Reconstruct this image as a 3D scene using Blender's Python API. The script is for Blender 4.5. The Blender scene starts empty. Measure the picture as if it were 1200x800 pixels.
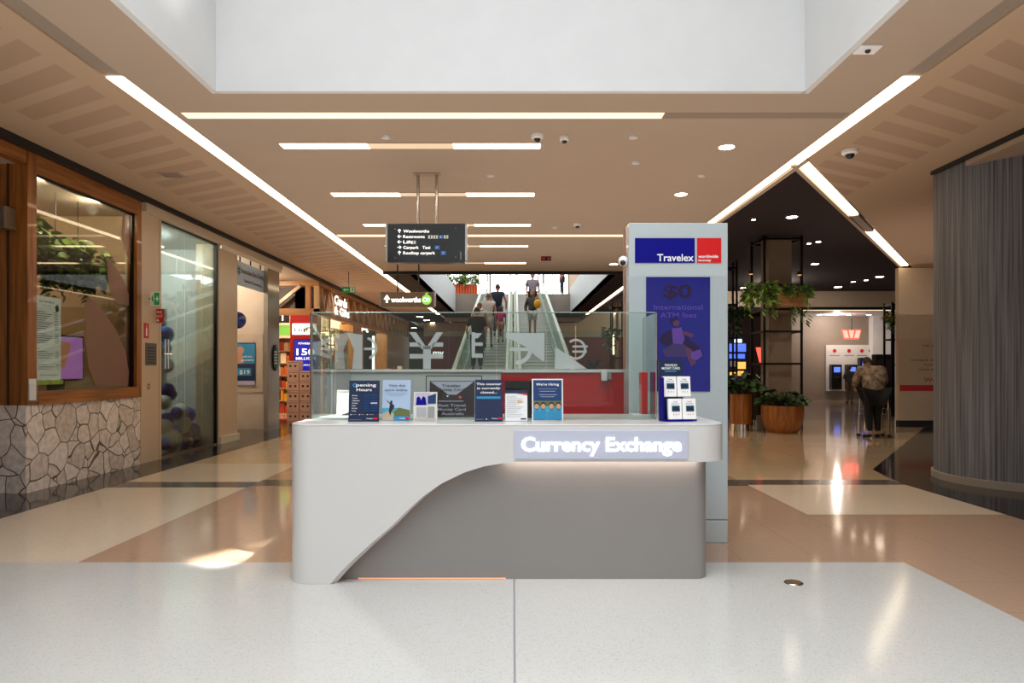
import bpy, bmesh, math, random
from mathutils import Vector, Matrix
random.seed(7)
S = bpy.context.scene
COL = S.collection
R = math.radians
PI = math.pi

# ------------------------------------------------------------------ camera
cam = bpy.data.cameras.new('camera'); co = bpy.data.objects.new('camera', cam); COL.objects.link(co)
co.location = (0, 0, 1.5); co.rotation_euler = (R(90), 0, 0)
cam.sensor_width = 36; cam.lens = 24; cam.shift_x = -1/1200; cam.shift_y = 32/1200
cam.clip_start = .05; cam.clip_end = 300
S.camera = co
S.view_settings.view_transform = 'Standard'
S.view_settings.look = 'None'
S.view_settings.exposure = 0.0
try:
    S.cycles.use_denoising = True
    S.cycles.max_bounces = 9; S.cycles.transparent_max_bounces = 24
    S.cycles.sample_clamp_indirect = 6
    S.cycles.caustics_reflective = False; S.cycles.caustics_refractive = False
except Exception: pass

def at(px, py, Y): return Vector(((px-601)*Y/800, Y, 1.5-(py-432)*Y/800))
def AX(px, Y): return (px-601)*Y/800
def AZ(py, Y): return 1.5-(py-432)*Y/800

# ------------------------------------------------------------------ materials
def lin(h):
    h = h.lstrip('#'); o = []
    for i in (0, 2, 4):
        c = int(h[i:i+2], 16)/255
        o.append(c/12.92 if c <= .04045 else ((c+.055)/1.055)**2.4)
    return (*o, 1)
MATS = {}
def mat(name, h='#808080', rough=.5, metal=0, emis=0, eh=None, spec=.5, coat=0, alpha=1, var=0, vscale=3, trans=0, bump=0, stretch=None):
    if name in MATS: return MATS[name]
    m = bpy.data.materials.new(name); m.use_nodes = True; MATS[name] = m
    nt = m.node_tree; b = nt.nodes['Principled BSDF']
    b.inputs['Base Color'].default_value = lin(h); b.inputs['Roughness'].default_value = rough
    b.inputs['Metallic'].default_value = metal; b.inputs['Specular IOR Level'].default_value = spec
    b.inputs['Coat Weight'].default_value = coat; b.inputs['Alpha'].default_value = alpha
    b.inputs['Transmission Weight'].default_value = trans
    if emis:
        b.inputs['Emission Color'].default_value = lin(eh or h); b.inputs['Emission Strength'].default_value = emis
    if var or bump:
        tc = nt.nodes.new('ShaderNodeTexCoord'); mp = nt.nodes.new('ShaderNodeMapping'); nz = nt.nodes.new('ShaderNodeTexNoise')
        nt.links.new(tc.outputs['Object'], mp.inputs[0]); nt.links.new(mp.outputs[0], nz.inputs['Vector'])
        if stretch: mp.inputs['Scale'].default_value = stretch
        nz.inputs['Scale'].default_value = vscale; nz.inputs['Detail'].default_value = 5
        if var:
            mx = nt.nodes.new('ShaderNodeMix'); mx.data_type = 'RGBA'
            c = lin(h); k1 = 1-var; k2 = 1+var
            mx.inputs[6].default_value = (c[0]*k1, c[1]*k1, c[2]*k1, 1); mx.inputs[7].default_value = (min(1, c[0]*k2), min(1, c[1]*k2), min(1, c[2]*k2), 1)
            cr = nt.nodes.new('ShaderNodeMapRange'); cr.inputs[1].default_value = .3; cr.inputs[2].default_value = .7
            nt.links.new(nz.outputs['Fac'], cr.inputs[0]); nt.links.new(cr.outputs[0], mx.inputs[0]); nt.links.new(mx.outputs[2], b.inputs['Base Color'])
        if bump:
            bp = nt.nodes.new('ShaderNodeBump'); bp.inputs['Strength'].default_value = bump; bp.inputs['Distance'].default_value = .01
            nt.links.new(nz.outputs['Fac'], bp.inputs['Height']); nt.links.new(bp.outputs[0], b.inputs['Normal'])
    return m
def N(nt, t, **k):
    n = nt.nodes.new(t)
    for a, v in k.items(): setattr(n, a, v)
    return n
def terrazzo(name, h, h2, rough, joints=True):
    m = mat(name, h, rough); nt = m.node_tree; b = nt.nodes['Principled BSDF']; L = nt.links.new
    tc = N(nt, 'ShaderNodeTexCoord'); v = N(nt, 'ShaderNodeTexVoronoi'); v.inputs['Scale'].default_value = 150
    L(tc.outputs['Object'], v.inputs['Vector'])
    sep = N(nt, 'ShaderNodeSeparateColor'); L(v.outputs['Color'], sep.inputs[0])
    mr = N(nt, 'ShaderNodeMapRange'); mr.inputs[1].default_value = .82; mr.inputs[2].default_value = .9; L(sep.outputs[0], mr.inputs[0])
    nz = N(nt, 'ShaderNodeTexNoise'); nz.inputs['Scale'].default_value = .7; nz.inputs['Detail'].default_value = 6; L(tc.outputs['Object'], nz.inputs['Vector'])
    m0 = N(nt, 'ShaderNodeMix', data_type='RGBA'); c = lin(h)
    m0.inputs[6].default_value = tuple(x*.93 for x in c[:3])+(1,); m0.inputs[7].default_value = tuple(min(1, x*1.06) for x in c[:3])+(1,)
    L(nz.outputs['Fac'], m0.inputs[0])
    ml = N(nt, 'ShaderNodeMath', operation='MULTIPLY'); ml.inputs[1].default_value = .45; L(mr.outputs[0], ml.inputs[0]); m1 = N(nt, 'ShaderNodeMix', data_type='RGBA'); L(ml.outputs[0], m1.inputs[0]); L(m0.outputs[2], m1.inputs[6]); m1.inputs[7].default_value = lin(h2)
    last = m1.outputs[2]
    if joints:
        br = N(nt, 'ShaderNodeTexBrick'); br.offset = 0; br.inputs['Scale'].default_value = 1; br.inputs['Mortar Size'].default_value = .003
        br.inputs['Brick Width'].default_value = .6; br.inputs['Row Height'].default_value = .6
        L(tc.outputs['Object'], br.inputs['Vector'])
        m2 = N(nt, 'ShaderNodeMix', data_type='RGBA'); L(br.outputs['Fac'], m2.inputs[0]); L(last, m2.inputs[6]); m2.inputs[7].default_value = tuple(x*.72 for x in c[:3])+(1,)
        last = m2.outputs[2]
    L(last, b.inputs['Base Color'])
    return m
terrazzo('terrazzo_white', '#C3C3C0', '#A3A19C', .13, False)
terrazzo('terrazzo_cream', '#DACAB6', '#B3A18D', .12, False)
terrazzo('terrazzo_brown', '#B4967F', '#9A7F6A', .09)
terrazzo('terrazzo_beige', '#CBB394', '#B59C7E', .08)
terrazzo('granite_black', '#262224', '#3A3536', .1)
terrazzo('granite_line', '#5E5450', '#4A4240', .15, False)
terrazzo('terrazzo_pink', '#8E7A70', '#7d6b62', .1)
for k, h in (('wall_cream', '#D8C4AC'), ('wall_white', '#D9DDE0'), ('soffit', '#A9937F'), ('trim_gap_black', '#0E0B0A'), ('cream_panel', '#CDB9A0')):
    mat(k, h, .55 if k != 'cream_panel' else .3, var=.03)
mat('well_white', '#DEE0E1', .6, var=.02)
mat('ceiling_paint', '#B7A390', .7, var=.02, vscale=1)
mat('ceiling_dark', '#2A1B1A', .9, var=.08)
mat('slot_dark', '#978879', .6)
def slat_ceiling():
    m = mat('ceiling_slatted', '#B39A80', .75); nt = m.node_tree; b = nt.nodes['Principled BSDF']; L = nt.links.new
    tc = N(nt, 'ShaderNodeTexCoord'); sp = N(nt, 'ShaderNodeSeparateXYZ'); L(tc.outputs['Object'], sp.inputs[0])
    def M(op, a, bb=None, c=None):
        n = N(nt, 'ShaderNodeMath', operation=op)
        for i, x in enumerate((a, bb, c)):
            if x is None: continue
            if isinstance(x, (int, float)): n.inputs[i].default_value = x
            else: L(x, n.inputs[i])
        return n.outputs[0]
    ax = M('ABSOLUTE', sp.outputs[0]); u = M('MULTIPLY_ADD', ax, -.55, sp.outputs[1])
    fr = M('FRACT', M('DIVIDE', M('ADD', u, 50), .46)); band = M('LESS_THAN', fr, .62)
    inx = M('MULTIPLY', M('GREATER_THAN', ax, 4.05), M('LESS_THAN', ax, 5.2))
    f = M('MULTIPLY', band, inx)
    mx = N(nt, 'ShaderNodeMix', data_type='RGBA'); mx.inputs[6].default_value = lin('#BDA287'); mx.inputs[7].default_value = lin('#AF937A'); L(f, mx.inputs[0]); L(mx.outputs[2], b.inputs['Base Color'])
slat_ceiling()
def stone():
    m = mat('crazy_stone', '#B9AFA6', .7); nt = m.node_tree; b = nt.nodes['Principled BSDF']; L = nt.links.new
    tc = N(nt, 'ShaderNodeTexCoord'); nz = N(nt, 'ShaderNodeTexNoise'); nz.inputs['Scale'].default_value = 2.5; nz.inputs['Detail'].default_value = 1; L(tc.outputs['Object'], nz.inputs['Vector'])
    ad = N(nt, 'ShaderNodeMix', data_type='RGBA', blend_type='LINEAR_LIGHT'); ad.inputs[0].default_value = .09; L(tc.outputs['Object'], ad.inputs[6]); L(nz.outputs['Color'], ad.inputs[7])
    v = N(nt, 'ShaderNodeTexVoronoi', feature='DISTANCE_TO_EDGE'); v.inputs['Scale'].default_value = 3.6; L(ad.outputs[2], v.inputs['Vector'])
    v2 = N(nt, 'ShaderNodeTexVoronoi'); v2.inputs['Scale'].default_value = 3.6; L(ad.outputs[2], v2.inputs['Vector'])
    sc = N(nt, 'ShaderNodeSeparateColor'); L(v2.outputs['Color'], sc.inputs[0])
    n2 = N(nt, 'ShaderNodeTexNoise'); n2.inputs['Scale'].default_value = 14; n2.inputs['Detail'].default_value = 7; L(tc.outputs['Object'], n2.inputs['Vector'])
    a1 = N(nt, 'ShaderNodeMath', operation='MULTIPLY_ADD'); a1.inputs[1].default_value = .35; L(sc.outputs[0], a1.inputs[0]); L(n2.outputs['Fac'], a1.inputs[2])
    r = N(nt, 'ShaderNodeValToRGB'); r.color_ramp.elements[0].position = .35; r.color_ramp.elements[0].color = lin('#BCAEA4'); r.color_ramp.elements[1].position = .9; r.color_ramp.elements[1].color = lin('#F0E8E2'); L(a1.outputs[0], r.inputs[0])
    mr = N(nt, 'ShaderNodeMapRange'); mr.inputs[1].default_value = .01; mr.inputs[2].default_value = .028; L(v.outputs['Distance'], mr.inputs[0])
    mx = N(nt, 'ShaderNodeMix', data_type='RGBA'); L(mr.outputs[0], mx.inputs[0]); mx.inputs[6].default_value = lin('#5A5048'); L(r.outputs[0], mx.inputs[7]); L(mx.outputs[2], b.inputs['Base Color'])
    bp = N(nt, 'ShaderNodeBump'); bp.inputs['Strength'].default_value = .5; bp.inputs['Distance'].default_value = .02; L(mr.outputs[0], bp.inputs['Height']); L(bp.outputs[0], b.inputs['Normal'])
stone()
def wood(name, a, c, rough=.35, st=(14, 14, .8), coat=.3):
    m = mat(name, a, rough, coat=coat); nt = m.node_tree; b = nt.nodes['Principled BSDF']; L = nt.links.new
    tc = N(nt, 'ShaderNodeTexCoord'); mp = N(nt, 'ShaderNodeMapping'); mp.inputs['Scale'].default_value = st; L(tc.outputs['Object'], mp.inputs[0])
    nz = N(nt, 'ShaderNodeTexNoise'); nz.inputs['Scale'].default_value = 1.6; nz.inputs['Detail'].default_value = 8; nz.inputs['Distortion'].default_value = .4; L(mp.outputs[0], nz.inputs['Vector'])
    r = N(nt, 'ShaderNodeValToRGB'); r.color_ramp.elements[0].position = .3; r.color_ramp.elements[0].color = lin(a); r.color_ramp.elements[1].position = .72; r.color_ramp.elements[1].color = lin(c)
    L(nz.outputs['Fac'], r.inputs[0]); L(r.outputs[0], b.inputs['Base Color'])
wood('timber', '#74400F', '#AC6A28'); wood('timber_h', '#74400F', '#AC6A28', st=(14, .8, 14))
wood('oak', '#94602D', '#B98247', coat=.1); wood('oak_h', '#8E5A28', '#B27C42', st=(.8, 14, 14), coat=.1); wood('pot_wood', '#8A4C17', '#BA7430'); wood('pale_oak', '#B58E62', '#D3B186', coat=0)
wood('board_concrete', '#3F3F45', '#7F8086', .7, (26, 26, .35), 0)
wood('leatherette', '#5C5048', '#7a6a5e', .6, (3, 3, 3), 0)
M_ = mat
M_('corian', '#D6D5D3', .28, coat=.2); M_('corian_grey', '#8B8886', .45, var=.02); M_('led', '#FFE9D8', emis=14, eh='#FFEBDD'); M_('led_dim', '#FFB890', emis=1.6, eh='#FFB48C')
M_('sign_frost', '#B2B7C8', .3, emis=.15, eh='#C9CEDF'); M_('sign_glow', '#FFFFFF', emis=2.5, eh='#FFFFFF'); M_('sign_halo', '#C3C7D6', emis=.5, eh='#E6E9FF')
M_('pillar_white', '#B5C0C4', .25, coat=.2); M_('logo_blue', '#060680', .5, spec=.15); M_('logo_red', '#CF0A12', .35); M_('white', '#F4F4F4', .5); M_('off_white', '#D8D8D8', .5)
M_('screen_blue', '#14175E', .12, emis=.22, eh='#23269A'); M_('screen_text', '#2A1438', .2); M_('screen_text2', '#4A3590', .2, emis=.25, eh='#5A45A0')
M_('red_gloss', '#B80A10', .08, coat=.6); M_('grey_panel', '#BFC0C0', .3); M_('steel', '#B9B4AE', .22, 1); M_('dark_steel', '#141213', .4, .6); M_('chrome', '#DDDDDD', .08, 1)
M_('navy', '#1D2B4C', .3); M_('navy2', '#123A6B', .3); M_('sky_print', '#A9BDD8', .35); M_('teal_print', '#2E86B4', .35); M_('sea', '#3FA0B8', .4); M_('sand', '#B4A58E', .5); M_('brush_green', '#5E6B38', .5)
M_('skinprint', '#C98F74', .5); M_('darkprint', '#23202A', .4); M_('maroon', '#3A2330', .3); M_('lilac', '#B9B3C9', .4); M_('paper', '#E6E8EA', .6); M_('paper_warm', '#D9D5CC', .6); M_('ink', '#333338', .6); M_('ink_grey', '#8B8B90', .6)
M_('black_plastic', '#121214', .3); M_('screen_black', '#0A0A0D', .08); M_('light_white', '#FFF3E0', emis=9, eh='#FFF0DC'); M_('downlight_lens', '#FFFFFF', emis=28, eh='#FFE9CC'); M_('light_warm', '#FFDFA8', emis=8, eh='#FFDca8'); M_('light_cream', '#FFEBC8', emis=5.5, eh='#FFE8C4')
M_('light_soft', '#FFE6C4', emis=1.2, eh='#FFE2BC'); M_('daylight', '#FFFFFF', emis=3.2, eh='#F4F9FF'); M_('orange', '#E0612A', .5); M_('yellow', '#F0B018', .5); M_('green_sign', '#0E7A43', .4, emis=.25, eh='#129050'); M_('fire_red', '#C01818', .4)
M_('sign_black', '#1B2226', .15); M_('sign_bronze', '#6F5C48', .4); M_('sign_white', '#FFFFFF', emis=1.3); M_('fresh_green', '#7CC142', emis=.9, eh='#86CC55'); M_('blue_icon', '#2A6FC0', .4, emis=.2); M_('bank_red', '#FF3A30', emis=3, eh='#FF4538'); M_('bank_pink', '#FFD0C8', emis=2.2, eh='#FFC4B8')
M_('balloon_blue', '#3458C8', .15, coat=.5); M_('balloon_navy', '#1C3C9C', .15, coat=.5); M_('balloon_white', '#DCDDE0', .2, coat=.5); M_('balloon_teal', '#2C8FA8', .15, coat=.5)
M_('concrete', '#8D8378', .6, var=.1, vscale=1.2); M_('leaf', '#3E6428', .4, var=.3, vscale=8); M_('leaf_dark', '#16281A', .4, var=.3, vscale=8); M_('leaf_light', '#7C9A38', .45, var=.3, vscale=8); M_('stem', '#3B3A1E', .6); M_('soil', '#2a2018', .9)
M_('skin', '#C68F70', .5); M_('skin_dark', '#8A5A40', .5); M_('hair_brown', '#3A2418', .6); M_('hair_grey', '#6b625c', .6); M_('hair_blond', '#8E6A42', .6); M_('cloth_black', '#101012', .8); M_('cloth_grey', '#4B4A4C', .8); M_('cloth_beige', '#C9B8A8', .8); M_('cloth_white', '#DCD6D0', .8); M_('cloth_pink', '#D02A72', .8); M_('cloth_navy', '#20283C', .8); M_('cloth_check', '#8D8088', .8, var=.5, vscale=30); M_('cloth_plaid', '#93806C', .9, var=.75, vscale=9); M_('eye_white', '#eeeeee', .2); M_('lip', '#8a4038', .5)
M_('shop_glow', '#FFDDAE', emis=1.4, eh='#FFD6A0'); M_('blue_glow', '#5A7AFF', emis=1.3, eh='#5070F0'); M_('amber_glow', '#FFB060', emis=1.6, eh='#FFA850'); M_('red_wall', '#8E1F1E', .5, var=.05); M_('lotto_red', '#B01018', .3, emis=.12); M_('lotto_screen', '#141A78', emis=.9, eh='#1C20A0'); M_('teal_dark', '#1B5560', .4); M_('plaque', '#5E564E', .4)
M_('carton', '#E0B8A4', .6); M_('timber_dark', '#3a2414', .5); M_('skirt', '#E4DCC8', .3); M_('belt', '#8F8983', .5); M_('brass_dark', '#6E5A2C', .4, .5); M_('rubber', '#4c4a48', .4); M_('mustard', '#B08A2A', .5); M_('handrail_white', '#CFD3D1', .3)
for i, h in enumerate(('#B5402A', '#D8A02C', '#5C7A30', '#E0D2B8', '#6A4028', '#2E5A8A', '#C8662A', '#7d2030')): M_('product_%d' % i, h, .5)
M_('polished_stone', '#9A9184', .12, .4)
M_('slot_mid', '#E8D4B8', emis=.45, eh='#FFE2BC')
M_('restaurant_wall', '#A38A6C', .7, var=.1)
def glass(name, tint='#EAF2EE', refl=.10, edge=None, rough=.02):
    m = bpy.data.materials.new(name); m.use_nodes = True; MATS[name] = m; nt = m.node_tree; nt.nodes.clear(); L = nt.links.new
    o = N(nt, 'ShaderNodeOutputMaterial'); t = N(nt, 'ShaderNodeBsdfTransparent'); t.inputs[0].default_value = lin(tint)
    g = N(nt, 'ShaderNodeBsdfGlossy'); g.inputs['Roughness'].default_value = rough
    f = N(nt, 'ShaderNodeLayerWeight'); f.inputs[0].default_value = .12
    mr = N(nt, 'ShaderNodeMapRange'); mr.inputs[3].default_value = refl; mr.inputs[4].default_value = .7; L(f.outputs['Fresnel'], mr.inputs[0])
    mx = N(nt, 'ShaderNodeMixShader'); L(mr.outputs[0], mx.inputs[0]); L(t.outputs[0], mx.inputs[1]); L(g.outputs[0], mx.inputs[2]); L(mx.outputs[0], o.inputs[0])
glass('glass', '#F2F8F5', refl=.025); glass('glass_window', '#DDE0DA', .08); glass('glass_green', '#DCE9E0', .12, rough=.1); glass('glass_shop', '#E2ECE6', .05)
def frosted(name, h, fac):
    m = bpy.data.materials.new(name); m.use_nodes = True; MATS[name] = m; nt = m.node_tree; nt.nodes.clear(); L = nt.links.new
    o = N(nt, 'ShaderNodeOutputMaterial'); t = N(nt, 'ShaderNodeBsdfTransparent'); d = N(nt, 'ShaderNodeBsdfPrincipled'); d.inputs['Base Color'].default_value = lin(h)
    mx = N(nt, 'ShaderNodeMixShader'); mx.inputs[0].default_value = fac; L(t.outputs[0], mx.inputs[1]); L(d.outputs[0], mx.inputs[2]); L(mx.outputs[0], o.inputs[0])
frosted('decal', '#D9DADF', .78); frosted('petal_decal', '#8E6A5C', .8); frosted('acrylic', '#E8EEF0', .18)

# ------------------------------------------------------------------ geometry helpers
ORG = {}
def tag(o, label=None, cat=None, group=None, kind=None):
    if label: o['label'] = label
    if cat: o['category'] = cat
    if group: o['group'] = group
    if kind: o['kind'] = kind
    return o
def thing(name, label, cat, loc=(0, 0, 0), group=None):
    o = bpy.data.objects.new(name, None); COL.objects.link(o); o.location = loc; o.empty_display_size = .1
    ORG[o.name] = Vector(loc); return tag(o, label, cat, group)
class Frame:
    def __init__(s, o, u=(1, 0, 0), v=(0, 0, 1)):
        s.o = Vector(o); s.u = Vector(u).normalized(); s.v = Vector(v).normalized(); s.n = s.u.cross(s.v)
    def p(s, a, b, c=0): return s.o+s.u*a+s.v*b+s.n*c
FC = {}
def text_mesh(s, bold):
    bold *= .5; k = (s, bold)
    if k in FC: return FC[k]
    cu = bpy.data.curves.new('t', 'FONT'); cu.body = s; cu.size = 1; cu.offset = bold; cu.resolution_u = 3; cu.align_x = 'LEFT'
    ob = bpy.data.objects.new('t', cu); COL.objects.link(ob)
    dg = bpy.context.evaluated_depsgraph_get(); me = bpy.data.meshes.new_from_object(ob.evaluated_get(dg))
    vs = [tuple(v.co) for v in me.vertices]; fs = [tuple(p.vertices) for p in me.polygons]
    bpy.data.objects.remove(ob); bpy.data.curves.remove(cu); bpy.data.meshes.remove(me)
    FC[k] = (vs, fs); return FC[k]
class MB:
    def __init__(s): s.v = []; s.f = []; s.m = []; s.mats = []
    def mi(s, m):
        if m not in s.mats: s.mats.append(m)
        return s.mats.index(m)
    def add(s, vs, fs, m):
        k = len(s.v); s.v += [Vector(x) for x in vs]; i = s.mi(m)
        for f in fs: s.f.append([a+k for a in f]); s.m.append(i)
        return s
    def box(s, a, b, m):
        x0, y0, z0 = a; x1, y1, z1 = b
        return s.add([(x0, y0, z0), (x1, y0, z0), (x1, y1, z0), (x0, y1, z0), (x0, y0, z1), (x1, y0, z1), (x1, y1, z1), (x0, y1, z1)],
                     [(0, 3, 2, 1), (4, 5, 6, 7), (0, 1, 5, 4), (1, 2, 6, 5), (2, 3, 7, 6), (3, 0, 4, 7)], m)
    def fbox(s, F, a0, b0, c0, a1, b1, c1, m):
        P = [F.p(a0, b0, c0), F.p(a1, b0, c0), F.p(a1, b0, c1), F.p(a0, b0, c1), F.p(a0, b1, c0), F.p(a1, b1, c0), F.p(a1, b1, c1), F.p(a0, b1, c1)]
        return s.add(P, [(0, 1, 2, 3), (4, 7, 6, 5), (0, 4, 5, 1), (1, 5, 6, 2), (2, 6, 7, 3), (3, 7, 4, 0)], m)
    def face(s, pts, m): return s.add(pts, [tuple(range(len(pts)))], m)
    def rect(s, F, a0, b0, a1, b1, m, c=0): return s.face([F.p(a0, b0, c), F.p(a1, b0, c), F.p(a1, b1, c), F.p(a0, b1, c)], m)
    def prism(s, F, poly, c0, c1, m):
        n = len(poly); P = [F.p(a, b, c0) for a, b in poly]+[F.p(a, b, c1) for a, b in poly]
        return s.add(P, [tuple(reversed(range(n))), tuple(range(n, 2*n))]+[(i, (i+1) % n, (i+1) % n+n, i+n) for i in range(n)], m)
    def tube(s, pts, r, m, n=8, caps=True):
        pts = [Vector(p) for p in pts]; rs = r if isinstance(r, (list, tuple)) else [r]*len(pts); V = []; F = []
        for i, p in enumerate(pts):
            d = (pts[min(i+1, len(pts)-1)]-pts[max(i-1, 0)]).normalized()
            a = Vector((0, 0, 1)) if abs(d.z) < .9 else Vector((1, 0, 0)); x = d.cross(a).normalized(); y = d.cross(x)
            for j in range(n): t = 2*PI*j/n; V.append(p+(x*math.cos(t)+y*math.sin(t))*rs[i])
        for i in range(len(pts)-1):
            for j in range(n): F.append((i*n+j, i*n+(j+1) % n, (i+1)*n+(j+1) % n, (i+1)*n+j))
        if caps: F += [tuple(reversed(range(n))), tuple(range((len(pts)-1)*n, len(pts)*n))]
        return s.add(V, F, m)
    def lathe(s, prof, c, m, n=24):
        V = []; F = []; c = Vector(c)
        for r, z in prof:
            for j in range(n): t = 2*PI*j/n; V.append(c+Vector((r*math.cos(t), r*math.sin(t), z)))
        for i in range(len(prof)-1):
            for j in range(n): F.append((i*n+j, i*n+(j+1) % n, (i+1)*n+(j+1) % n, (i+1)*n+j))
        F += [tuple(reversed(range(n))), tuple(range((len(prof)-1)*n, len(prof)*n))]
        return s.add(V, F, m)
    def ball(s, c, r, m, n=16, sc=(1, 1, 1), zmin=-1):
        V = []; F = []; c = Vector(c); k = n//2; z0 = math.asin(max(-1, zmin))
        for i in range(k+1):
            ph = z0+(PI/2-z0)*i/k
            for j in range(n): t = 2*PI*j/n; V.append(c+Vector((r*sc[0]*math.cos(ph)*math.cos(t), r*sc[1]*math.cos(ph)*math.sin(t), r*sc[2]*math.sin(ph))))
        for i in range(k):
            for j in range(n): F.append((i*n+j, i*n+(j+1) % n, (i+1)*n+(j+1) % n, (i+1)*n+j))
        return s.add(V, F, m)
    def disc(s, F, a, b, r, m, c=0, n=20, r2=None): return s.face([F.p(a+r*math.cos(2*PI*i/n), b+(r2 or r)*math.sin(2*PI*i/n), c) for i in range(n)], m)
    def text(s, F, a, b, cap, string, m, width=None, c=0, align='c', bold=.0):
        vs, fs = text_mesh(string, bold)
        if not vs: return s
        x0 = min(v[0] for v in vs); x1 = max(v[0] for v in vs); sy = cap/.73; sx = sy if width is None else width/max(1e-6, x1-x0)
        off = {'c': (x0+x1)/2, 'l': x0, 'r': x1}[align]
        return s.add([F.p(a+(v[0]-off)*sx, b+v[1]*sy, c) for v in vs], fs, m)
    def ring(s, F, a, b, r0, r1, m, t0=0, t1=360, c=0, n=28, th=0):
        for i in range(n):
            q0 = R(t0+(t1-t0)*i/n); q1 = R(t0+(t1-t0)*(i+1)/n)
            s.face([F.p(a+r0*math.cos(q0), b+r0*math.sin(q0), c), F.p(a+r1*math.cos(q0), b+r1*math.sin(q0), c), F.p(a+r1*math.cos(q1), b+r1*math.sin(q1), c), F.p(a+r0*math.cos(q1), b+r0*math.sin(q1), c)], m)
        return s
    def leaf(s, p, d, L, w, m):
        p = Vector(p); d = Vector(d).normalized(); a = Vector((random.uniform(-1, 1), random.uniform(-1, 1), random.uniform(.2, 1))); x = d.cross(a)
        if x.length < 1e-3: x = Vector((1, 0, 0))
        x.normalize(); dn = Vector((0, 0, -1))
        q1 = p+d*L*.35; q2 = p+d*L*.7+dn*L*.1; q3 = p+d*L+dn*L*.28
        return s.add([p, q1+x*w*.5, q1-x*w*.5, q2+x*w*.38, q2-x*w*.38, q3], [(0, 1, 2), (1, 3, 4, 2), (3, 5, 4)], m)
    def build(s, name, parent=None, smooth=False, bevel=0, label=None, cat=None, group=None, kind=None, origin=None, sharp=35):
        if parent is not None: org = ORG[parent.name]
        elif origin is not None: org = Vector(origin)
        elif kind == 'structure': org = Vector((0, 0, 0))
        else:
            xs = [v.x for v in s.v]; ys = [v.y for v in s.v]; zs = [v.z for v in s.v]
            org = Vector(((min(xs)+max(xs))/2, (min(ys)+max(ys))/2, min(zs)))
        me = bpy.data.meshes.new(name); me.from_pydata([tuple(v-org) for v in s.v], [], s.f)
        for m in s.mats: me.materials.append(MATS[m])
        me.polygons.foreach_set('material_index', s.m)
        if smooth:
            me.polygons.foreach_set('use_smooth', [True]*len(me.polygons))
            try: me.set_sharp_from_angle(angle=R(sharp))
            except Exception: pass
        me.update(); o = bpy.data.objects.new(name, me); COL.objects.link(o)
        if parent is not None: o.parent = parent
        else: o.location = org
        ORG[o.name] = org
        if bevel:
            b = o.modifiers.new('bevel', 'BEVEL'); b.width = bevel; b.segments = 2; b.limit_method = 'ANGLE'
        return tag(o, label, cat, group, kind)
def struct(name, mb, parent=None, **k): return mb.build(name, parent, kind='structure' if parent is None else None, **k)
def copy_tree(o, loc, label=None):
    c = o.copy(); COL.objects.link(c); c.location = loc; ORG[c.name] = Vector(loc)
    if label: c['label'] = label
    for ch in list(o.children):
        d = ch.copy(); COL.objects.link(d); d.parent = c
        for g in list(ch.children):
            e = g.copy(); COL.objects.link(e); e.parent = d
    return c
def poster(name, label, cat, F, w, h, bg, items, thick=.006, group=None, backmat=None, back=None, bevel=0):
    """flat printed board: board + print + lettering, in the frame F (F.o = lower left corner)"""
    root = thing(name, label, cat, F.p(w/2, 0, 0), group)
    bd = MB().fbox(F, 0, 0, -thick, w, h, 0, bg).build(back or 'board', root, bevel=bevel)
    fill(F, w, h, items, bd); return root
def fill(F, w, h, items, root, pn='print', tn='lettering'):
    pr = MB(); tx = MB(); c = .0015
    for it in items:
        k = it[0]; m = it[1]; c += .0006
        if k == 'r': pr.rect(F, it[2]*w, it[3]*h, it[4]*w, it[5]*h, m, c)
        elif k == 'p': pr.face([F.p(a*w, b*h, c) for a, b in it[2]], m)
        elif k == 'c': pr.disc(F, it[2]*w, it[3]*h, it[4]*w, m, c, r2=(it[5]*h if len(it) > 5 else None))
        elif k == 't': tx.text(F, it[2]*w, it[3]*h, it[4]*h, it[5], m, width=(it[6]*w if len(it) > 6 and it[6] else None), c=c+.004, align=(it[7] if len(it) > 7 else 'c'), bold=(it[8] if len(it) > 8 else .012))
    if pr.v: pr.build(pn, root)
    if tx.v: tx.build(tn, root)

# ================================================================== SETTING
XL, XR = -3.37, 3.03
fl = MB(); Z0 = [0]
def fpoly(pts, m, z): fl.face([(x, y, z) for x, y in pts], m)
def frect(x0, y0, x1, y1, m, z): fpoly([(x0, y0), (x1, y0), (x1, y1), (x0, y1)], m, z)
frect(-16, -9, 24, 52, 'terrazzo_brown', 0)
frect(-5.13, -9, XR, 5.29, 'terrazzo_white', .0012)
frect(.003, -9, .015, 4.95, 'ink_grey', .0024)
frect(-5.13, 5.29, XL, 8.63, 'terrazzo_cream', .0012)
frect(-5.13, 8.63, XL, 9.05, 'granite_line', .0018); frect(XL, 8.75, XR+2.04, 9.22, 'granite_line', .0018)
frect(-5.13, 9.05, XL, 10.8, 'terrazzo_cream', .0012)
frect(-5.13, 10.8, XL, 50, 'terrazzo_beige', .0012)
frect(XR, 7.02, 5.07, 8.82, 'terrazzo_cream', .0024)
fpoly([(XR, 9.22), (5.09, 9.22), (5.36, 10.17), (9.8, 16.4), (12, 16.4), (12, 20), (XR, 20)], 'terrazzo_beige', .0012)
frect(XR, 20, 24, 45, 'terrazzo_pink', .0012)
frect(-9, -9, -5.13, 20.4, 'granite_black', .003)
fpoly([(5.07, -9), (12, -9), (12, 17.5), (10.55, 17.5), (5.36, 10.17), (5.07, 8.9)], 'granite_black', .003)
frect(-16, 20.4, -5.9, 38, 'terrazzo_beige', .003)
struct('floor', fl)

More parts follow.
